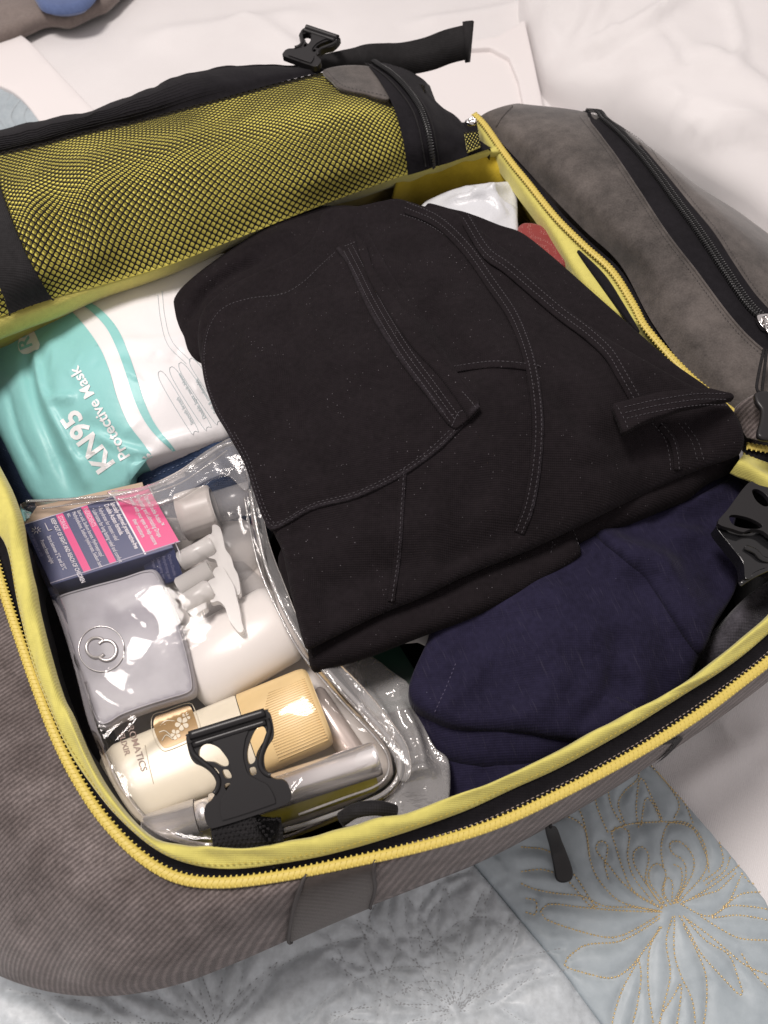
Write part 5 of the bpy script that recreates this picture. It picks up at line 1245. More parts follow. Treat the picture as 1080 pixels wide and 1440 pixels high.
# ================================================================== mask packet
def mask_packet():
    K = thing('mask_packet', 'teal and white plastic packet of protective masks at the left of the bag', 'mask packet', P(150, 560, .1))
    teal = (.25, .54, .53)
    mt = mat('teal_print', teal, .42, spec=.4); v = coords(mt); bump(mt, noise(mt, v, 45, 4, .6), .22, .003)
    mw = mat('white_film', (.76, .74, .75), .33, spec=.45); v = coords(mw); bump(mw, noise(mw, v, 30, 4, .6), .18, .003)
    h = HF([(10, 480, .155), (80, 440, .175), (250, 380, .185), (150, 470, .190), (300, 480, .185), (180, 560, .188), (90, 560, .178), (40, 600, .15), (120, 690, .140), (170, 650, .165), (250, 640, .165), (330, 600, .165), (0, 540, .14), (240, 530, .19)])
    h.noise(14, .0018, 4); h.noise(38, .0008, 2, rot=.9, stretch=.5)
    for k in range(26):
        x, y, an, ln = 40+260*RNG.random(), 455+200*RNG.random(), RNG.random()*3.1, 18+30*RNG.random(); h.ridge([(x, y), (x+ln*.5*math.cos(an)+3, y+ln*.5*math.sin(an)), (x+ln*math.cos(an), y+ln*math.sin(an))], .0022, .0011*(1 if k % 2 else -1))
    for pts, w_, hh in [([(65, 570), (85, 562), (110, 560)], .004, .004), ([(110, 590), (140, 605), (190, 625), (230, 628)], .005, -.004), ([(120, 600), (160, 625), (220, 645)], .005, .0035), ([(130, 620), (180, 640), (210, 655)], .004, -.003),
                        ([(48, 490), (62, 560), (92, 620), (128, 695)], .004, .006), ([(34, 490), (48, 560), (80, 640), (108, 705)], .006, -.008), ([(8, 540), (26, 610), (62, 680)], .003, -.004), ([(140, 500), (220, 500), (290, 498)], .008, -.0018),
                        ([(150, 480), (230, 478), (280, 470)], .006, .0014), ([(210, 630), (260, 615), (320, 602)], .004, .003), ([(60, 470), (80, 520), (85, 560)], .010, .003), ([(110, 640), (120, 665), (125, 690)], .005, .003)]:
        h.ridge(pts, w_, hh)
    out = [(-30, 500), (-5, 476), (28, 462), (60, 445), (110, 425), (170, 405), (240, 382), (300, 352), (360, 380), (370, 500), (345, 580), (330, 606), (300, 618), (240, 632), (188, 648), (184, 662), (178, 682), (150, 698), (120, 708), (90, 712), (58, 708), (38, 690), (18, 650), (-4, 606), (-40, 540)]
    pko, _ = slab('packet', out, h, .0045, .024, .0032, mw, K)
    edge_w = h.line([(45, 380), (72, 430), (90, 442), (111, 466), (131, 496), (144, 529), (154, 564), (168, 599), (188, 628), (213, 659), (232, 720)], 60)[:, :2]
    pko.data.materials.append(mt); co = np.array([p.center[:2] for p in pko.data.polygons])+wloc(K)[:2]
    tp = np.vstack([edge_w, [edge_w[-1][0], -.5], [-2, -.5], [-2, 2], [edge_w[0][0], 2]]); pko.data.polygons.foreach_set('material_index', inside(co, tp).astype(np.int32))
    hf2 = HF([], const=0); hf2.base = lambda xy: h(xy); hf2.drop = lambda px, py: HF.drop(hf2, px, py)
    # side walls and top share the print colour of the field they belong to
    def printed(poly, mat_, off, nm, res=.004, sm=False):
        p = spl(poly, len(poly)*6, True) if sm else np.array(poly, float)
        W = h.drop(*p.T)[:, :2]; W = resamp(np.vstack([W, W[:1]]), res*.7)[:-1]; nb = len(W); pk = W
        # follow the packet's rounded edge: same edge fall as the packet
        ow0 = h.line(out, n=max(40, len(out)*7), closed=True)[:, :2]; ow = h.line(out, n=max(40, len(out)*7), closed=True)[:, :2]
        dd, _, _ = dist_poly(W, ow0, True); outm = ~inside(W, ow0)
        for i_ in np.where(outm)[0]:
            a_ = ow0; b_ = np.roll(ow0, -1, 0); ab = b_-a_; t_ = np.clip(((W[i_]-a_)*ab).sum(1)/((ab**2).sum(1)+1e-14), 0, 1); q_ = a_+t_[:, None]*ab; W[i_] = q_[np.argmin(((q_-W[i_])**2).sum(1))]
        keepw = np.r_[True, np.linalg.norm(np.diff(W, axis=0), axis=1) > 1e-5]; W = W[keepw]; nb = len(W); pk = W
        g = hexgrid(W, res, res*.5); V, F = cdt(np.vstack([W, g]), [(i, (i+1) % nb) for i in range(nb)]); F = F[inside(V[F].mean(1), W)]
        d, _, _ = dist_poly(V, ow, True); er = .0045
        z = h(V)-er*(1-np.sqrt(np.clip(1-(1-np.clip(d/er, 0, 1))**2, 0, 1)))+off
        pass
        vv = np.column_stack([V, z]); a, b, c = vv[F[:, 0]], vv[F[:, 1]], vv[F[:, 2]]; up = np.cross(b-a, c-a)[:, 2] > 0
        return mkobj(nm, vv, [tuple(f) if u else tuple(f[::-1]) for f, u in zip(F, up)], mat_, K)
    # teal field with a curved right edge, and the thin swoosh
    e = spl([(84, 428), (100, 438), (122, 462), (142, 492), (155, 525), (165, 560), (180, 595), (200, 622), (225, 655)], 40)
    printed([(-60, 470), (-30, 440), (40, 430)]+[tuple(q) for q in e]+[(225, 690), (150, 720), (60, 730), (-60, 640)], mt, .0008, 'teal_field', res=.003)
    s1 = spl([(108, 424), (130, 440), (150, 462), (165, 492), (177, 525), (188, 560), (205, 595), (228, 622), (252, 640)], 40)
    s2 = spl([(116, 420), (142, 436), (165, 462), (180, 495), (192, 530), (203, 565), (217, 595), (236, 620), (255, 641)], 40)
    printed([tuple(q) for q in s1]+[tuple(q) for q in s2[::-1]], mt, .0009, 'teal_stripe', res=.0025)
    srf = lambda px, py, off: h.drop(px, py)+np.array([0, 0, off])
    rd = (-.44, -.90)
    wt = mat('white_print', (.80, .79, .80), .4)
    text_mesh('KN95', 40, affine(srf, (163, 654), (-.58, -.815)), .0014, 'product_name', wt, K, bold=1.2)
    text_mesh('Protective Mask', 22.5, affine(srf, (184, 643), (-.50, -.866)), .0014, 'product_subtitle', wt, K, bold=.45)
    # brand badge with an R
    printed([(36, 452), (44, 458), (52, 474), (57, 486), (55, 493), (40, 499), (32, 499), (27, 494), (26, 486), (30, 465)], wt, .0014, 'badge', res=.003, sm=False)
    text_mesh('Re', 26, affine(srf, (47, 489), (-.38, -.92)), .0019, 'badge_letters', mt, K, bold=.6)
    gp = mat('pale_grey_print', (.42, .50, .52), .5)
    mb = MB()
    for (x0, y0, x1, y1, w_) in [(228, 530, 272, 604, 11), (244, 524, 290, 598, 11), (257, 518, 305, 590, 11), (272, 512, 322, 584, 11)]:
        dx, dy = x1-x0, y1-y0; l = math.hypot(dx, dy); ux, uy = dx/l, dy/l; nx, ny = -uy, ux
        c = [(x0-nx*w_*.5, y0-ny*w_*.5), (x0+ux*3+nx*w_*.5, y0+uy*3+ny*w_*.5), (x1+nx*w_*.5, y1+ny*w_*.5), (x1+ux*2, y1+uy*2), (x1-nx*w_*.5, y1-ny*w_*.5)]
        L = h.line(c, n=50, closed=True); L = np.vstack([L, L[:1]]); L[:, 2] += .0004; tube(L, .00022, 4, mb=mb)
    L = h.line([(222, 415), (226, 450), (236, 485), (262, 512)], 40); L[:, 2] += .0004; tube(L, .0002, 4, mb=mb)
    L = h.line([(228, 410), (232, 446), (242, 480), (268, 508)], 40); L[:, 2] += .0004; tube(L, .0002, 4, mb=mb)
    mb.build('printed_frames', gp, K, kind='stuff')
    for txt, x, y in (('Smooth breath', 276, 600), ('Double layer melt-blown', 293, 592), ('Soft & comfortable', 308, 584)):
        text_mesh(txt, 7.2, affine(srf, (x-3, y-4), (-.50, -.87)), .0006, 'small_print', gp, K)
mask_packet()

# ================================================================== clear pouch and its contents
def clear_mat(name, tint=(1, 1, 1), haze=.05, bstr=.6, gl=.6, rough=.06, scale=30):
    m = bpy.data.materials.new(name); m.use_nodes = True; nt = m.node_tree; nt.nodes.remove(bsdf(m)); o = nt.nodes['Material Output']
    tr = N_(m, 'ShaderNodeBsdfTransparent'); tr.inputs[0].default_value = (*tint, 1)
    g = N_(m, 'ShaderNodeBsdfGlossy'); g.inputs['Roughness'].default_value = rough; g.inputs['Color'].default_value = (.95, .93, .92, 1)
    df = N_(m, 'ShaderNodeBsdfDiffuse'); df.inputs[0].default_value = (.75, .73, .73, 1)
    v = coords(m); n1 = noise(m, v, scale, 4, .55); n2 = noise(m, v, scale*4, 3, .5)
    b = N_(m, 'ShaderNodeBump'); b.inputs['Strength'].default_value = bstr; b.inputs['Distance'].default_value = .003; lk(m, mix(m, .25, n1, n2), b.inputs['Height']); lk(m, b.outputs[0], g.inputs['Normal'])
    fr = N_(m, 'ShaderNodeFresnel'); fr.inputs['IOR'].default_value = 1.5; lk(m, b.outputs[0], fr.inputs['Normal'])
    mul = N_(m, 'ShaderNodeMath', operation='MULTIPLY'); lk(m, fr.outputs[0], mul.inputs[0]); mul.inputs[1].default_value = gl
    m1 = N_(m, 'ShaderNodeMixShader'); m1.inputs[0].default_value = haze; lk(m, tr.outputs[0], m1.inputs[1]); lk(m, df.outputs[0], m1.inputs[2])
    m2 = N_(m, 'ShaderNodeMixShader'); lk(m, mul.outputs[0], m2.inputs[0]); lk(m, m1.outputs[0], m2.inputs[1]); lk(m, g.outputs[0], m2.inputs[2]); lk(m, m2.outputs[0], o.inputs['Surface'])
    return m
def eye_box():
    B = thing('eye_drop_box', 'navy blue and pink printed eye drop carton inside the clear pouch', 'carton', P(140, 750, .11))
    z = .168
    q = [(32, 737), (208, 682), (244, 770), (72, 823)]   # top face corners, photo order TL,TR,BR,BL
    T = PXY([a for a, b in q], [b for a, b in q], np.array([z-.004, z, z, z-.004])); D = T.copy(); D[:, 2] -= .034; D[:, 0] += .002
    navy = mat('navy_card', (.030, .040, .125), .38, spec=.5); pink = mat('pink_card', (.66, .035, .20), .38, spec=.5); wh = mat('white_ink', (.72, .70, .75), .5); dim = mat('muted_ink', (.22, .22, .36), .5)
    v = np.vstack([T, D]); o = mkobj('carton', v, [(0, 3, 2, 1), (4, 5, 6, 7)]+[(i, (i+1) % 4, (i+1) % 4+4, i+4) for i in range(4)], navy, B, smooth=False)
    md = o.modifiers.new('bevel', 'BEVEL'); md.width = .0006; md.segments = 2
    ex = T[1]-T[0]; ey = T[3]-T[0]; nrm = np.cross(ey, ex); nrm /= np.linalg.norm(nrm)
    if nrm[2] < 0: nrm = -nrm
    def S(a, b, off): return T[0]+np.outer(a, ex)+np.outer(b, ey)+nrm*off
    def rect(a0, a1, b0, b1, m_, off, nm):
        p = S(np.array([a0, a1, a1, a0]), np.array([b0, b0, b1, b1]), off); return mkobj(nm, p, [(0, 3, 2, 1)], m_, B, smooth=False)
    rect(.728, .992, .02, .98, pink, .0003, 'pink_panel'); rect(.715, .728, .0, 1.0, wh, .0004, 'white_rule')
    rect(.455, .505, .02, .98, pink, .0003, 'pink_stripe'); rect(.255, .310, .02, .98, pink, .0003, 'pink_stripe')
    rect(.0, 1, .965, .978, mat('grey_rule', (.35, .34, .45), .5), .00045, 'edge_rule')
    rect(.0, .72, .012, .024, mat('grey_rule2', (.5, .49, .6), .5), .00045, 'edge_rule')
    Lx, Ly = np.linalg.norm(ex), np.linalg.norm(ey)
    def tx(body, a, b, size, m_, bold=0.0, off=.0006):
        # reads along +b (down the box), letter tops towards +a
        fn = lambda u, v_, o_: S(a+v_*.001*size/Lx, b+u*.001*size*.66/Ly, o_)
        text_mesh(body, 1.0, lambda u, v_, o_: fn(u, v_, o_), off, 'box_print', m_, B, bold=bold)
    for i, (s_, bb) in enumerate((('Optive Double Action\u2122', .16), ('Rehydrating and Lubricating Drops', .10), ('works with your eyes to help restore', .13), ('their moisture.', .45))):
        tx(s_, .925-.055*i, bb, 4.9, wh, .012)
    for i, s_ in enumerate(('Specially designed preservative-free', 'Double Action formula.')): tx(s_, .672-.05*i, .10, 5.2, wh, .02)
    for i, s_ in enumerate(('\u2022 Rehydrates for instant relief', '\u2022 Lubricates for long lasting relief and comfort')): tx(s_, .568-.048*i, .10, 4.6, wh, .0)
    tx('INGREDIENTS', .465, .06, 4.8, mat('light_pink_ink', (.8, .45, .6), .5), .02)
    for i, s_ in enumerate(('Boric acid, Sodium borate, Hydroxypropyl', 'Methylcellulose, Sodium hyaluronate, Sodium benz', 'etc.')): tx(s_, .415-.04*i, .06, 4.3, wh)
    tx('STORAGE', .265, .06, 4.8, mat('light_pink_ink2', (.8, .45, .6), .5), .02)
    tx('KEEP OUT OF SIGHT AND REACH OF CHILDREN', .205, .06, 4.6, wh, .01)
    tx('Store between 2\u00b0C and 25\u00b0C', .125, .30, 4.4, wh); tx('Protect from sunlight', .065, .33, 4.2, wh)
    tx('For external use only', .02, .2, 4.0, dim)
    mb = MB(); c = S([.075], [.16], .0007)[0]
    for k in range(8):
        a = k*math.pi/4; d = ex/Lx*math.cos(a)+ey/Ly*math.sin(a); tube([c+d*.0012, c+d*.0036], .0003, 4, mb=mb)
    c = S([.155], [.16], .0007)[0]; tube([c-ey/Ly*.004, c+ey/Ly*.004], .0004, 4, mb=mb); tube([c+ey/Ly*.004, c+ey/Ly*.004+ex/Lx*.003], .0004, 4, mb=mb)
    mb.build('storage_symbols', wh, B)
    # end flap: right/bottom face leaning to the viewer
    F0 = PXY([198, 244, 258, 212], [783, 770, 812, 828], np.array([z-.008, z-.001, z-.020, z-.028]))
    o = mkobj('end_flap', np.vstack([F0, F0-[0, 0, .003]]), [(0, 3, 2, 1), (4, 5, 6, 7)]+[(i, (i+1) % 4, (i+1) % 4+4, i+4) for i in range(4)], navy, B, smooth=False)
    fx = F0[1]-F0[0]; fy = F0[3]-F0[0]; fn_ = np.cross(fy, fx); fn_ /= np.linalg.norm(fn_); fn_ = fn_ if fn_[2] > 0 else -fn_
    for i in range(4):
        a = .78-.17*i; k = lambda u, v_, o_, a=a: F0[0]+np.outer(a+v_*.0038/np.linalg.norm(fx), fx)+np.outer(.15+u*.0030/np.linalg.norm(fy), fy)+fn_*o_
        text_mesh(('Optive Double Act', 'Rehydrating and', 'Lubricating eye', 'Drops 10 ml')[i], 1.0, k, .0006, 'flap_print', dim, B)
    # folded white tab edge
    tube([T[1]+[0, 0, .001], T[1]+[.004, -.006, -.002], T[1]+[.005, -.012, -.006]], .0006, 5).build('tab_edge', wh, B)
    tube([T[2]+[.001, .004, .001], T[2]+[.004, -.002, -.003], T[2]+[.005, -.008, -.008]], .0006, 5).build('tab_edge', wh, B)
    # tan thing behind
    mtan = mat('tan_card', (.42, .31, .22), .6)
    q = PXY([28, 52, 200, 205], [748, 712, 678, 700], np.full(4, .158)); v = np.vstack([q, q-[0, 0, .02]])
    o = mkobj('tan_box', v, [(0, 3, 2, 1), (4, 5, 6, 7)]+[(i, (i+1) % 4, (i+1) % 4+4, i+4) for i in range(4)], mtan, smooth=False); tag(o, 'tan cardboard box hidden behind the navy and pink carton', 'box')
eye_box()
def grey_case():
    C = thing('grey_case', 'soft grey glossy case with an interlocking ring emblem in a circle', 'case', P(180, 910, .12))
    m = mat('grey_vinyl', (.36, .35, .385), .42, spec=.45); v = coords(m); n = noise(m, v, 22, 4, .55)
    lk(m, ramp(m, n, [(.3, (.27, .265, .29)), (.55, (.36, .35, .385)), (.75, (.42, .41, .44))]), bsdf(m).inputs['Base Color']); bump(m, noise(m, v, 30, 3), .12, .003)
    h = HF([(90, 840, .158), (215, 800, .158), (250, 880, .160), (270, 975, .156), (150, 1010, .158), (110, 930, .160), (180, 900, .163)]); h.noise(14, .0008, 3)
    h.ridge([(150, 870), (190, 850), (220, 850)], .010, -.003); h.ridge([(120, 860), (140, 900), (150, 950)], .012, .002)
    out = [(80, 836), (125, 822), (170, 810), (205, 799), (222, 803), (238, 840), (254, 880), (266, 922), (274, 962), (270, 976), (240, 986), (205, 997), (170, 1010), (150, 1022), (136, 1020), (122, 985), (106, 935), (90, 885), (78, 848)]
    slab('body', out, h, .004, .014, .0035, m, C)
    L = h.line([(x+(180-x)*.05, y+(910-y)*.05) for x, y in out], closed=True); L = np.vstack([L, L[:1]]); L[:, 2] += .0004; tube(L, .0006, 6).build('raised_seam', m, C)
    me = mat('silver_emblem', (.62, .60, .60), .25, .6)
    c = (143, 913); mb = MB()
    def ring(cx, cy, r, a0=0, a1=360, rad=.0005, sq=1.0):
        a = np.radians(np.linspace(a0, a1, 40)); p = h.drop(cx+r*np.cos(a), cy-r*sq*np.sin(a)); p[:, 2] += .0006; tube(p, rad, 5, mb=mb)
    ring(c[0], c[1], 32, rad=.0005); ring(c[0]-7, c[1]-2, 14, 40, 320, .0013); ring(c[0]+7, c[1]+2, 14, 220, 500, .0013)
    mb.build('emblem', me, C)
    # dark shape between lining and pouch
    h = HF([], const=.148); o, _ = slab('black_pouch', [(75, 830), (98, 850), (118, 900), (130, 950), (138, 990), (145, 1020), (160, 1055), (145, 1090), (110, 1060), (70, 960), (50, 860)], h, .008, .05, .004, M['black_cloth']); tag(o, 'black cloth pouch edge squeezed between yellow lining and clear pouch', 'pouch')
grey_case()
def translucent(name, col, rough=.35, tr=.35, alpha=1.0):
    m = mat(name, col, rough, spec=.5); m.node_tree.nodes['Principled BSDF'].inputs['Transmission Weight'].default_value = tr; bsdf(m).inputs['Alpha'].default_value = alpha
    return m
def bottles():
    milky = translucent('milky_plastic', (.86, .82, .79), .28, .10); frost = translucent('frosted_plastic', (.80, .78, .76), .3, .2, .66); clr = translucent('clear_grey_plastic', (.60, .59, .60), .2, .2, .42)
    # --- ribbed cap bottle at the top of the pouch
    B = thing('ribbed_cap_bottle', 'clear bottle with a ribbed translucent cap beside the printed carton', 'bottle', P(280, 720, .11))
    a = P(222, 738, .140); b = P(348, 700, .146)
    lathe(a, a+(b-a)*.28, [(0, .012), (.25, .019), (.9, .019), (1, .015)], 28).build('shoulder', clr, B)
    lathe(a+(b-a)*.26, a+(b-a)*.64, [(0, .0185), (.03, .0205), (.3, .0208), (.9, .0203), (.97, .0195), (1, .017)], 48, ribs=(.05, .95, -.07)).build('cap', translucent('cap_plastic', (.78, .73, .69), .35, .1, .95), B)
    lathe(a+(b-a)*.62, a+(b-a)*1.12, [(0, .0135), (1, .0135)], 24).build('over_cap', clr, B)
    # --- two trigger-pump bottles
    def sprayer(ax0, ax1, z, lab, q, body):
        S_ = thing('spray_bottle', lab, 'spray bottle', P(*ax0, z-.03), group='translucent spray bottles in the pouch')
        place = lambda u, v, w_: PXY(u, v, np.full(np.shape(u), z))+np.stack([0*w_, 0*w_, w_], -1)
        for nm, poly, th, mt_ in q: plate(poly, [], place, th, nm, mt_, S_, .0012, smooth=(nm != 'nozzle'))
        for (p0, p1, prof, nm, mt_, fl_) in body: lathe(p0, p1, prof, 30, flat=fl_).build(nm, mt_, S_)
    z = .158
    sprayer((330, 800), (360, 900), z, 'milky white spray bottle with trigger head nearest the cream tube',
            [('trigger', [(303, 802), (314, 800), (322, 812), (330, 826), (334, 842), (338, 858), (341, 876), (344, 888), (338, 892), (330, 884), (322, 872), (317, 856), (308, 848), (298, 850), (294, 842), (280, 836), (284, 826), (296, 818)], .007, frost),
             ('nozzle', [(266, 856), (292, 846), (293, 858), (274, 870), (264, 864)], .008, frost)],
            [(P(258, 852, z), P(298, 828, z+.002), [(0, .007), (.04, .0085), (.9, .009), (1, .007)], 'barrel', frost, 1.0), (P(250, 826, z+.001), P(296, 800, z+.004), [(0, .006), (.05, .0075), (1, .0078)], 'head', frost, .8), (P(262, 952, .128), P(408, 868, .134), [(0, .018), (.04, .030), (.12, .034), (.88, .034), (.96, .031), (1, .020)], 'body', milky, .62)])
    sprayer((320, 760), (400, 830), z-.004, 'frosted spray bottle with trigger head directly under the ribbed cap bottle',
            [('trigger', [(300, 741), (310, 744), (315, 760), (318, 774), (326, 786), (330, 800), (336, 812), (339, 836), (332, 838), (325, 822), (318, 806), (308, 800), (304, 790), (292, 786), (284, 776), (282, 766), (298, 754)], .007, frost),
             ('nozzle', [(270, 768), (296, 752), (306, 760), (300, 772), (280, 780)], .006, frost)],
            [(P(252, 790, z-.002), P(300, 766, z), [(0, .006), (.04, .0078), (.9, .008), (1, .006)], 'barrel', frost, 1.0), (P(296, 800, .118), P(352, 742, .120), [(0, .020), (.1, .028), (.8, .028), (1, .016)], 'shoulder', clr, .6), (P(300, 815, .112), P(395, 900, .112), [(0, .020), (.1, .028), (.8, .028), (1, .016)], 'body', clr, .6)])
bottles()
def cream_tube():
    C = thing('cream_bottle', 'flat cream coloured cosmetic bottle with tan ribbed cap and brown emblem', 'cosmetic bottle', P(320, 1050, .1))
    cream = mat('cream_plastic', (.80, .73, .58), .28, spec=.5); tan = mat('tan_cap', (.80, .59, .29), .38, spec=.5)
    z0 = .1355
    # body: flat slab with rounded sides, in a frame along the axis
    A = P(178, 1105, z0); Bq = P(418, 1005, z0); ax = Bq-A; ax /= np.linalg.norm(ax); up = np.array([0, 0, 1.]); sd = np.cross(up, ax); sd /= np.linalg.norm(sd)
    def at(px, py, z): 
        p = P(px, py, z)-A; return p@ax, p@sd
    s_seam, _ = at(311, 985, z0+.012); hw = .0305; hh = .0165
    Lb = s_seam+.010
    prof = lambda t: 1-(1-np.clip(t/.02, 0, 1))**2*.35
    n = 40; th = np.linspace(0, 2*math.pi, n, endpoint=False); e = 2/2.8
    cs = np.stack([np.sign(np.cos(th))*np.abs(np.cos(th))**e, np.sign(np.sin(th))*np.abs(np.sin(th))**e], 1)
    def shell(s0, s1, prof_, nm, mt_, hw_, hh_, close=True):
        rows = []
        for t, k in prof_: rows.append(A+ax*(s0+(s1-s0)*t)+np.outer(cs[:, 0]*hw_*k, sd)+np.outer(cs[:, 1]*hh_*k**1.0, up))
        v = np.vstack(rows); f = grid_faces(len(prof_), n, False, True)+[tuple(range(n))[::-1], tuple((len(prof_)-1)*n+i for i in range(n))]
        return mkobj(nm, v, f, mt_, C)
    shell(-.012, Lb, [(0, .80), (.02, .92), (.06, .985), (.12, 1), (.985, 1), (1, .98)], 'body', cream, hw, hh)
    s_end, _ = at(452, 995, z0+.01)
    cap = shell(Lb+.0005, s_end, [(0, .97), (.01, 1.0), (.86, 1.005), (.94, .985), (.985, .93), (1, .84)], 'cap', tan, hw, hh)
    # cap ribs: fine raised lines running along the cap
    mb = MB(); Lc = s_end-Lb
    ridge_m = mat('tan_cap_rib', (.74, .54, .28), .4)
    for k in range(27):
        x = -hw*.92+k*(hw*1.52/26)
        zz = hh*(1-abs(x/hw)**2.8)**(1/2.8)
        st_ = .26 if k < 18 else .26+(k-18)*.02
        tube([A+ax*(Lb+Lc*st_)+sd*x+up*(zz-.0001), A+ax*(Lb+Lc*.93)+sd*x+up*(zz*.995)], .00045, 5, mb=mb)
    mb.build('cap_ribs', tan, cap, kind='stuff')
    brown = mat('brown_print', (.42, .27, .12), .35, .15); ink = mat('taupe_print', (.36, .26, .22), .5)
    def S(px, py, off):
        """project photo pixels on the bottle's upper face"""
        px = np.atleast_1d(px).astype(float); py = np.atleast_1d(py).astype(float); z = np.full(px.shape, z0+hh)
        for _ in range(12):
            p = PXY(px, py, z)-A; x = np.clip(p@sd/hw, -.97, .97); z = .4*z+.6*(z0+hh*(1-np.abs(x)**2.8)**(1/2.8))
        return PXY(px, py, z)+np.array([0, 0, off])
    def patch(poly, mt_, off, nm, inner=True):
        p = spl(poly, len(poly)*6, True); V, F = cdt(p, [(i, (i+1) % len(p)) for i in range(len(p))]); 
        lo = p.min(0); hi = p.max(0); gx, gy = np.meshgrid(np.arange(lo[0], hi[0], 4), np.arange(lo[1], hi[1], 4)); g = np.stack([gx.ravel(), gy.ravel()], 1); g = g[inside(g, p)]; g = g[dist_poly(g, p, True)[0] > 1] if len(g) else g
        V, F = cdt(np.vstack([p, g]), [(i, (i+1) % len(p)) for i in range(len(p))]); F = F[inside(V[F].mean(1), p)]
        return mkobj(nm, S(V[:, 0], V[:, 1], off), [tuple(f[::-1]) for f in F], mt_, C)
    patch([(216, 1020), (219, 1008), (232, 1003), (262, 993), (270, 998), (279, 1025), (277, 1033), (238, 1051), (228, 1049), (220, 1035)], brown, .0003, 'emblem_panel')
    mb = MB(); L = spl([(213, 1020), (216, 1005), (232, 1000), (264, 989), (273, 996), (283, 1027), (280, 1036), (238, 1055), (226, 1053), (217, 1038)], 60, True); q = S(L[:, 0], L[:, 1], .0004); tube(np.vstack([q, q[:1]]), .0003, 4, mb=mb)
    for (cx, cy, r, n_) in ((256, 1018, 8, 5), (247, 1033, 6, 5), (262, 1008, 5, 4)):
        for k in range(n_):
            a = 2*math.pi*k/n_+.4; patch([(cx+r*.2*math.cos(a), cy+r*.2*math.sin(a)), (cx+r*math.cos(a-.45), cy+r*math.sin(a-.45)), (cx+r*1.25*math.cos(a), cy+r*1.25*math.sin(a)), (cx+r*math.cos(a+.45), cy+r*math.sin(a+.45))], cream, .0007, 'flower_petal')
    for pts in ([(224, 1030), (232, 1028), (240, 1034)], [(228, 1042), (234, 1034), (244, 1040)], [(226, 1020), (234, 1014), (246, 1014)]):
        L = spl(pts, 12); tube(S(L[:, 0], L[:, 1], .0006), .0005, 4, mb=mb)
    for a, b in (((211, 1038), (216, 1104)), ((204, 1035), (216, 1104)), ((172, 1070), (190, 1125))):
        pass
    L = spl([(204, 1048), (210, 1078), (216, 1102)], 14); tube(S(L[:, 0], L[:, 1], .0004), .00025, 4, mb=mb)
    L = spl([(172, 1090), (180, 1112), (188, 1128)], 14); tube(S(L[:, 0], L[:, 1], .0004), .00025, 4, mb=mb)
    mb.build('emblem_lines', cream, C)
    text_mesh('AROMATICS', 13.5, affine(S, (176, 1013), (.30, .954)), .0005, 'printed_name', ink, C, bold=.1, spacing=1.02)
    text_mesh('ELIXIR', 11.5, affine(S, (167, 1032), (.28, .96)), .0005, 'printed_name', ink, C, bold=.1)
    # a second cap edge below, and reflective strips behind
    # --- silver tube
    Sx = thing('silver_tube', 'shiny silver metal tube lying across the bottom of the clear pouch', 'tube', P(380, 1120, .12))
    sil_ = mat('polished_silver', (.95, .91, .90), .26, .75, spec=.9); v = coords(sil_); bump(sil_, noise(sil_, v, 40, 2), .05, .002)
    a = P(205, 1172, .152); b = P(532, 1066, .152); d = b-a
    lathe(a, a+d*.215, [(0, .0105), (.03, .0118), (1, .0118)], 40).build('barrel', sil_, Sx)
    lathe(a+d*.217, a+d*.28, [(0, .0100), (.5, .0100), (1, .0100)], 32).build('collar', sil_, Sx)
    lathe(a+d*.28, b, [(0, .0118), (.97, .0118), (1, .0112)], 40).build('cap', sil_, Sx)
    yl = mat('yellow_plastic', (.60, .52, .06), .3)
    o = lathe(P(215, 1198, .132), P(528, 1092, .130), [(0, .008), (.02, .0095), (.98, .0095), (1, .008)], 24).build('yellow_stick', yl); tag(o, 'yellow stick lying just below the silver tube in the clear pouch', 'stick')
    rg = mat('rose_metal', (.86, .74, .68), .25, .45, spec=.9)
    o = lathe(P(440, 975, .118), P(498, 1062, .118), [(0, .008), (.05, .0095), (.95, .0095), (1, .008)], 24).build('rose_pen', rg); tag(o, 'rose gold pen between the tan cap and the pouch edge', 'pen')
cream_tube()
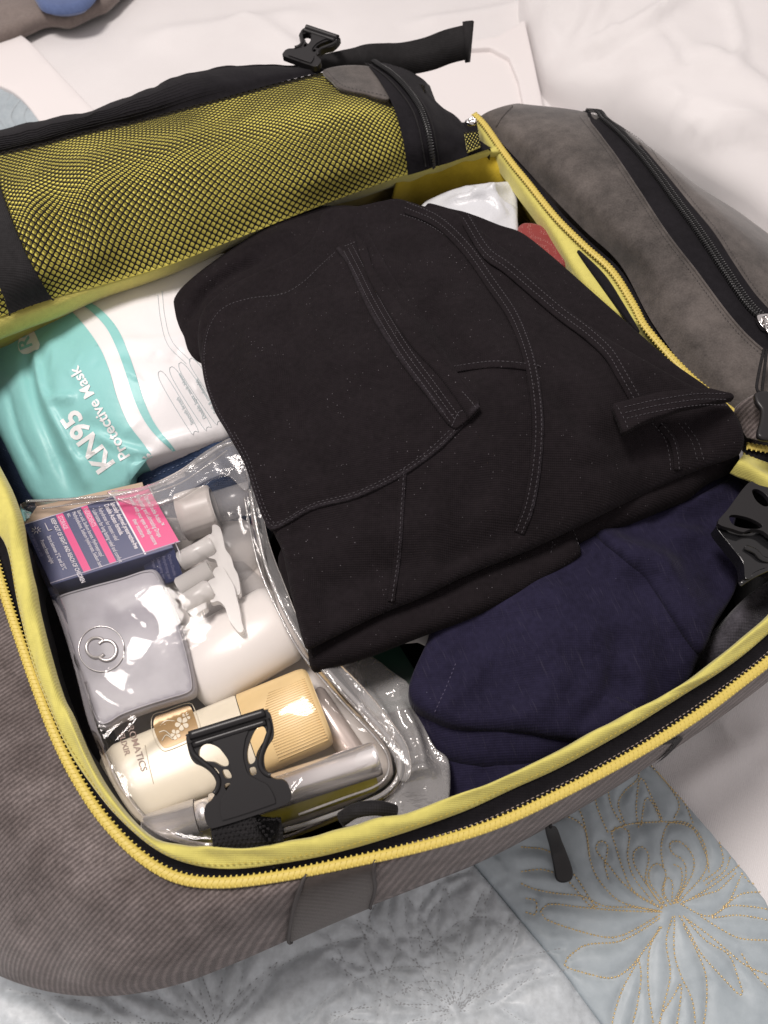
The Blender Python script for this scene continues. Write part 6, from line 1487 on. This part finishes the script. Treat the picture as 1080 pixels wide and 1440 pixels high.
def clear_pouch():
    Q = thing('clear_pouch', 'transparent plastic toiletry pouch with piped edge holding bottles, tube and carton', 'pouch', P(300, 900, .1))
    M['pvc'] = clear_mat('clear_pvc', (.99, .985, .985), .012, .22, .50, .07, 22)
    M['pvc_edge'] = clear_mat('clear_pvc_piping', (.9, .9, .9), .28, .3, 1.6, .08, 60)
    h = HF([(30, 720, .168), (120, 690, .172), (250, 660, .172), (330, 622, .175), (350, 700, .178), (360, 760, .172), (395, 850, .168), (430, 920, .165), (500, 1000, .160), (552, 1070, .158), (540, 1120, .155), (440, 1165, .168), (280, 1180, .176),
            (140, 760, .177), (220, 720, .178), (180, 900, .178), (250, 960, .172), (330, 840, .174), (350, 920, .172), (300, 1050, .160), (400, 1000, .160), (440, 1090, .173), (250, 1160, .174), (150, 1020, .174), (95, 880, .172), (170, 1130, .172), (60, 810, .174)])
    h.noise(16, .0016, 5); h.noise(45, .0003, 6)
    for pts, w_, hh in [([(60, 705), (150, 690), (240, 668), (320, 632)], .003, .004), ([(200, 690), (260, 655), (310, 630)], .003, -.004), ([(230, 700), (280, 662), (325, 645)], .003, .004), ([(240, 712), (290, 680), (340, 660)], .004, -.003),
                        ([(345, 660), (356, 720), (375, 790), (405, 860)], .002, .004), ([(360, 690), (375, 750), (400, 820)], .002, -.003), ([(335, 640), (345, 700), (352, 760)], .002, .003),
                        ([(425, 900), (460, 950), (500, 1000)], .003, .004), ([(440, 960), (470, 1000), (520, 1040)], .003, -.003), ([(460, 1120), (510, 1090), (545, 1050)], .004, .004), ([(120, 960), (160, 990), (200, 1000)], .006, .003), ([(150, 1060), (190, 1020), (220, 1000)], .005, .003),
                        ([(160, 830), (190, 870), (220, 890)], .006, .002)]:
        h.ridge(pts, w_, hh)
    out = [(25, 712), (45, 702), (110, 698), (180, 690), (235, 672), (280, 644), (310, 624), (335, 618), (348, 640), (354, 690), (362, 745), (376, 800), (398, 855), (428, 908), (462, 948), (500, 990), (540, 1030), (562, 1062), (564, 1092), (545, 1118), (500, 1140), (440, 1165), (380, 1185), (290, 1192), (235, 1180), (190, 1150), (155, 1100), (135, 1050), (120, 1010), (105, 950), (88, 890), (70, 840), (45, 780)]
    slab('film', out, h, .004, .012, .0034, M['pvc'], Q)
    hb = HF([(100, 760, .118), (330, 700, .118), (300, 1150, .112), (530, 1080, .112), (150, 1050, .115)]); hb.noise(20, .002, 4)
    slab('back_film', [(60, 730), (180, 705), (330, 650), (352, 745), (390, 855), (455, 950), (530, 1030), (552, 1070), (540, 1105), (440, 1150), (330, 1175), (250, 1165), (190, 1120), (150, 1040), (120, 950), (90, 850)], hb, .002, .006, .006, mat('milky_back_film', (.55, .50, .46), .4), Q)
    M['crinkle'] = clear_mat('crinkled_pouch_hem', (.95, .95, .95), .20, .5, 1.0, .14, 50)
    def hem(out, z, seed):
        hh_ = HF([(x, y, z) for x, y in out[::3]]); hh_.noise(60, .0022, seed, rot=.6, stretch=.35); hh_.noise(25, .003, seed+3); slab('crinkled_hem', out, hh_, .0006, .003, .0022, M['crinkle'], Q)
    hem([(150, 692), (200, 684), (250, 662), (292, 632), (334, 612), (348, 628), (352, 670), (345, 690), (320, 668), (290, 676), (250, 700), (200, 712)], .1815, 3)
    hem([(350, 660), (366, 700), (378, 760), (400, 820), (426, 880), (470, 925), (510, 965), (548, 1010), (574, 1050), (578, 1090), (562, 1098), (552, 1060), (520, 1020), (480, 975), (445, 935), (415, 890), (388, 835), (368, 775), (356, 715)], .170, 7)
    def pipe(pts, r, off=.001, nm='piping', mt_='pvc_edge'):
        L = h.line(pts, len(pts)*10); L[:, 2] += off; tube(L, r, 8).build(nm, M[mt_], Q)
    pipe([(352, 690), (362, 745), (374, 795), (396, 850), (426, 904), (462, 945), (502, 988), (540, 1030), (560, 1062), (560, 1092), (540, 1116), (495, 1136), (435, 1158), (400, 1168)], .0016)
    pipe([(344, 700), (354, 755), (368, 808), (392, 862), (420, 914), (455, 958), (492, 1000), (528, 1038), (545, 1064), (545, 1088), (528, 1106), (480, 1124), (420, 1146)], .0009)
    pipe([(38, 706), (110, 702), (180, 694), (240, 674), (285, 645), (312, 628), (334, 622)], .0012)
    pipe([(60, 716), (120, 708), (190, 700), (250, 682), (292, 655), (320, 634)], .0006)
    M['cling'] = clear_mat('crinkled_clear_film', (.93, .93, .94), .30, 1.0, 2.2, .10, 40)
    # loose second film at the right of the pouch with a milky look
    h2 = HF([(500, 960, .125), (560, 960, .135), (590, 1000, .135), (625, 1080, .14), (600, 1140, .15), (560, 1060, .15), (540, 1120, .15), (500, 1140, .16)]); h2.noise(26, .005, 3); h2.noise(60, .002, 8)
    for pts, w_, hh in [([(510, 960), (545, 1010), (570, 1060)], .002, .006), ([(560, 980), (585, 1030), (600, 1090)], .003, .005), ([(590, 1010), (610, 1060), (628, 1080)], .003, -.004), ([(560, 1100), (590, 1080), (620, 1095)], .003, .004)]: h2.ridge(pts, w_, hh)
    o, _ = slab('crinkled_bag', [(470, 925), (510, 915), (555, 945), (578, 965), (592, 1010), (612, 1050), (632, 1070), (630, 1130), (600, 1150), (540, 1160), (480, 1160), (540, 1125), (568, 1090), (566, 1060), (540, 1020), (500, 975)], h2, .002, .03, .0028, M['cling'])
    tag(o, 'crinkled clear plastic bag wedged between the clear pouch and navy shirt', 'plastic bag')
    # grip of black webbing by the rim
    L = spl([P(480, 1152, ZR-.004), P(500, 1140, ZR+.003), P(530, 1136, ZR+.003), P(556, 1142, ZR-.004)], 30); tube(L, .0045, 10, flat=.7).build('grip_strap', M['black_web'], BAG)
clear_pouch()
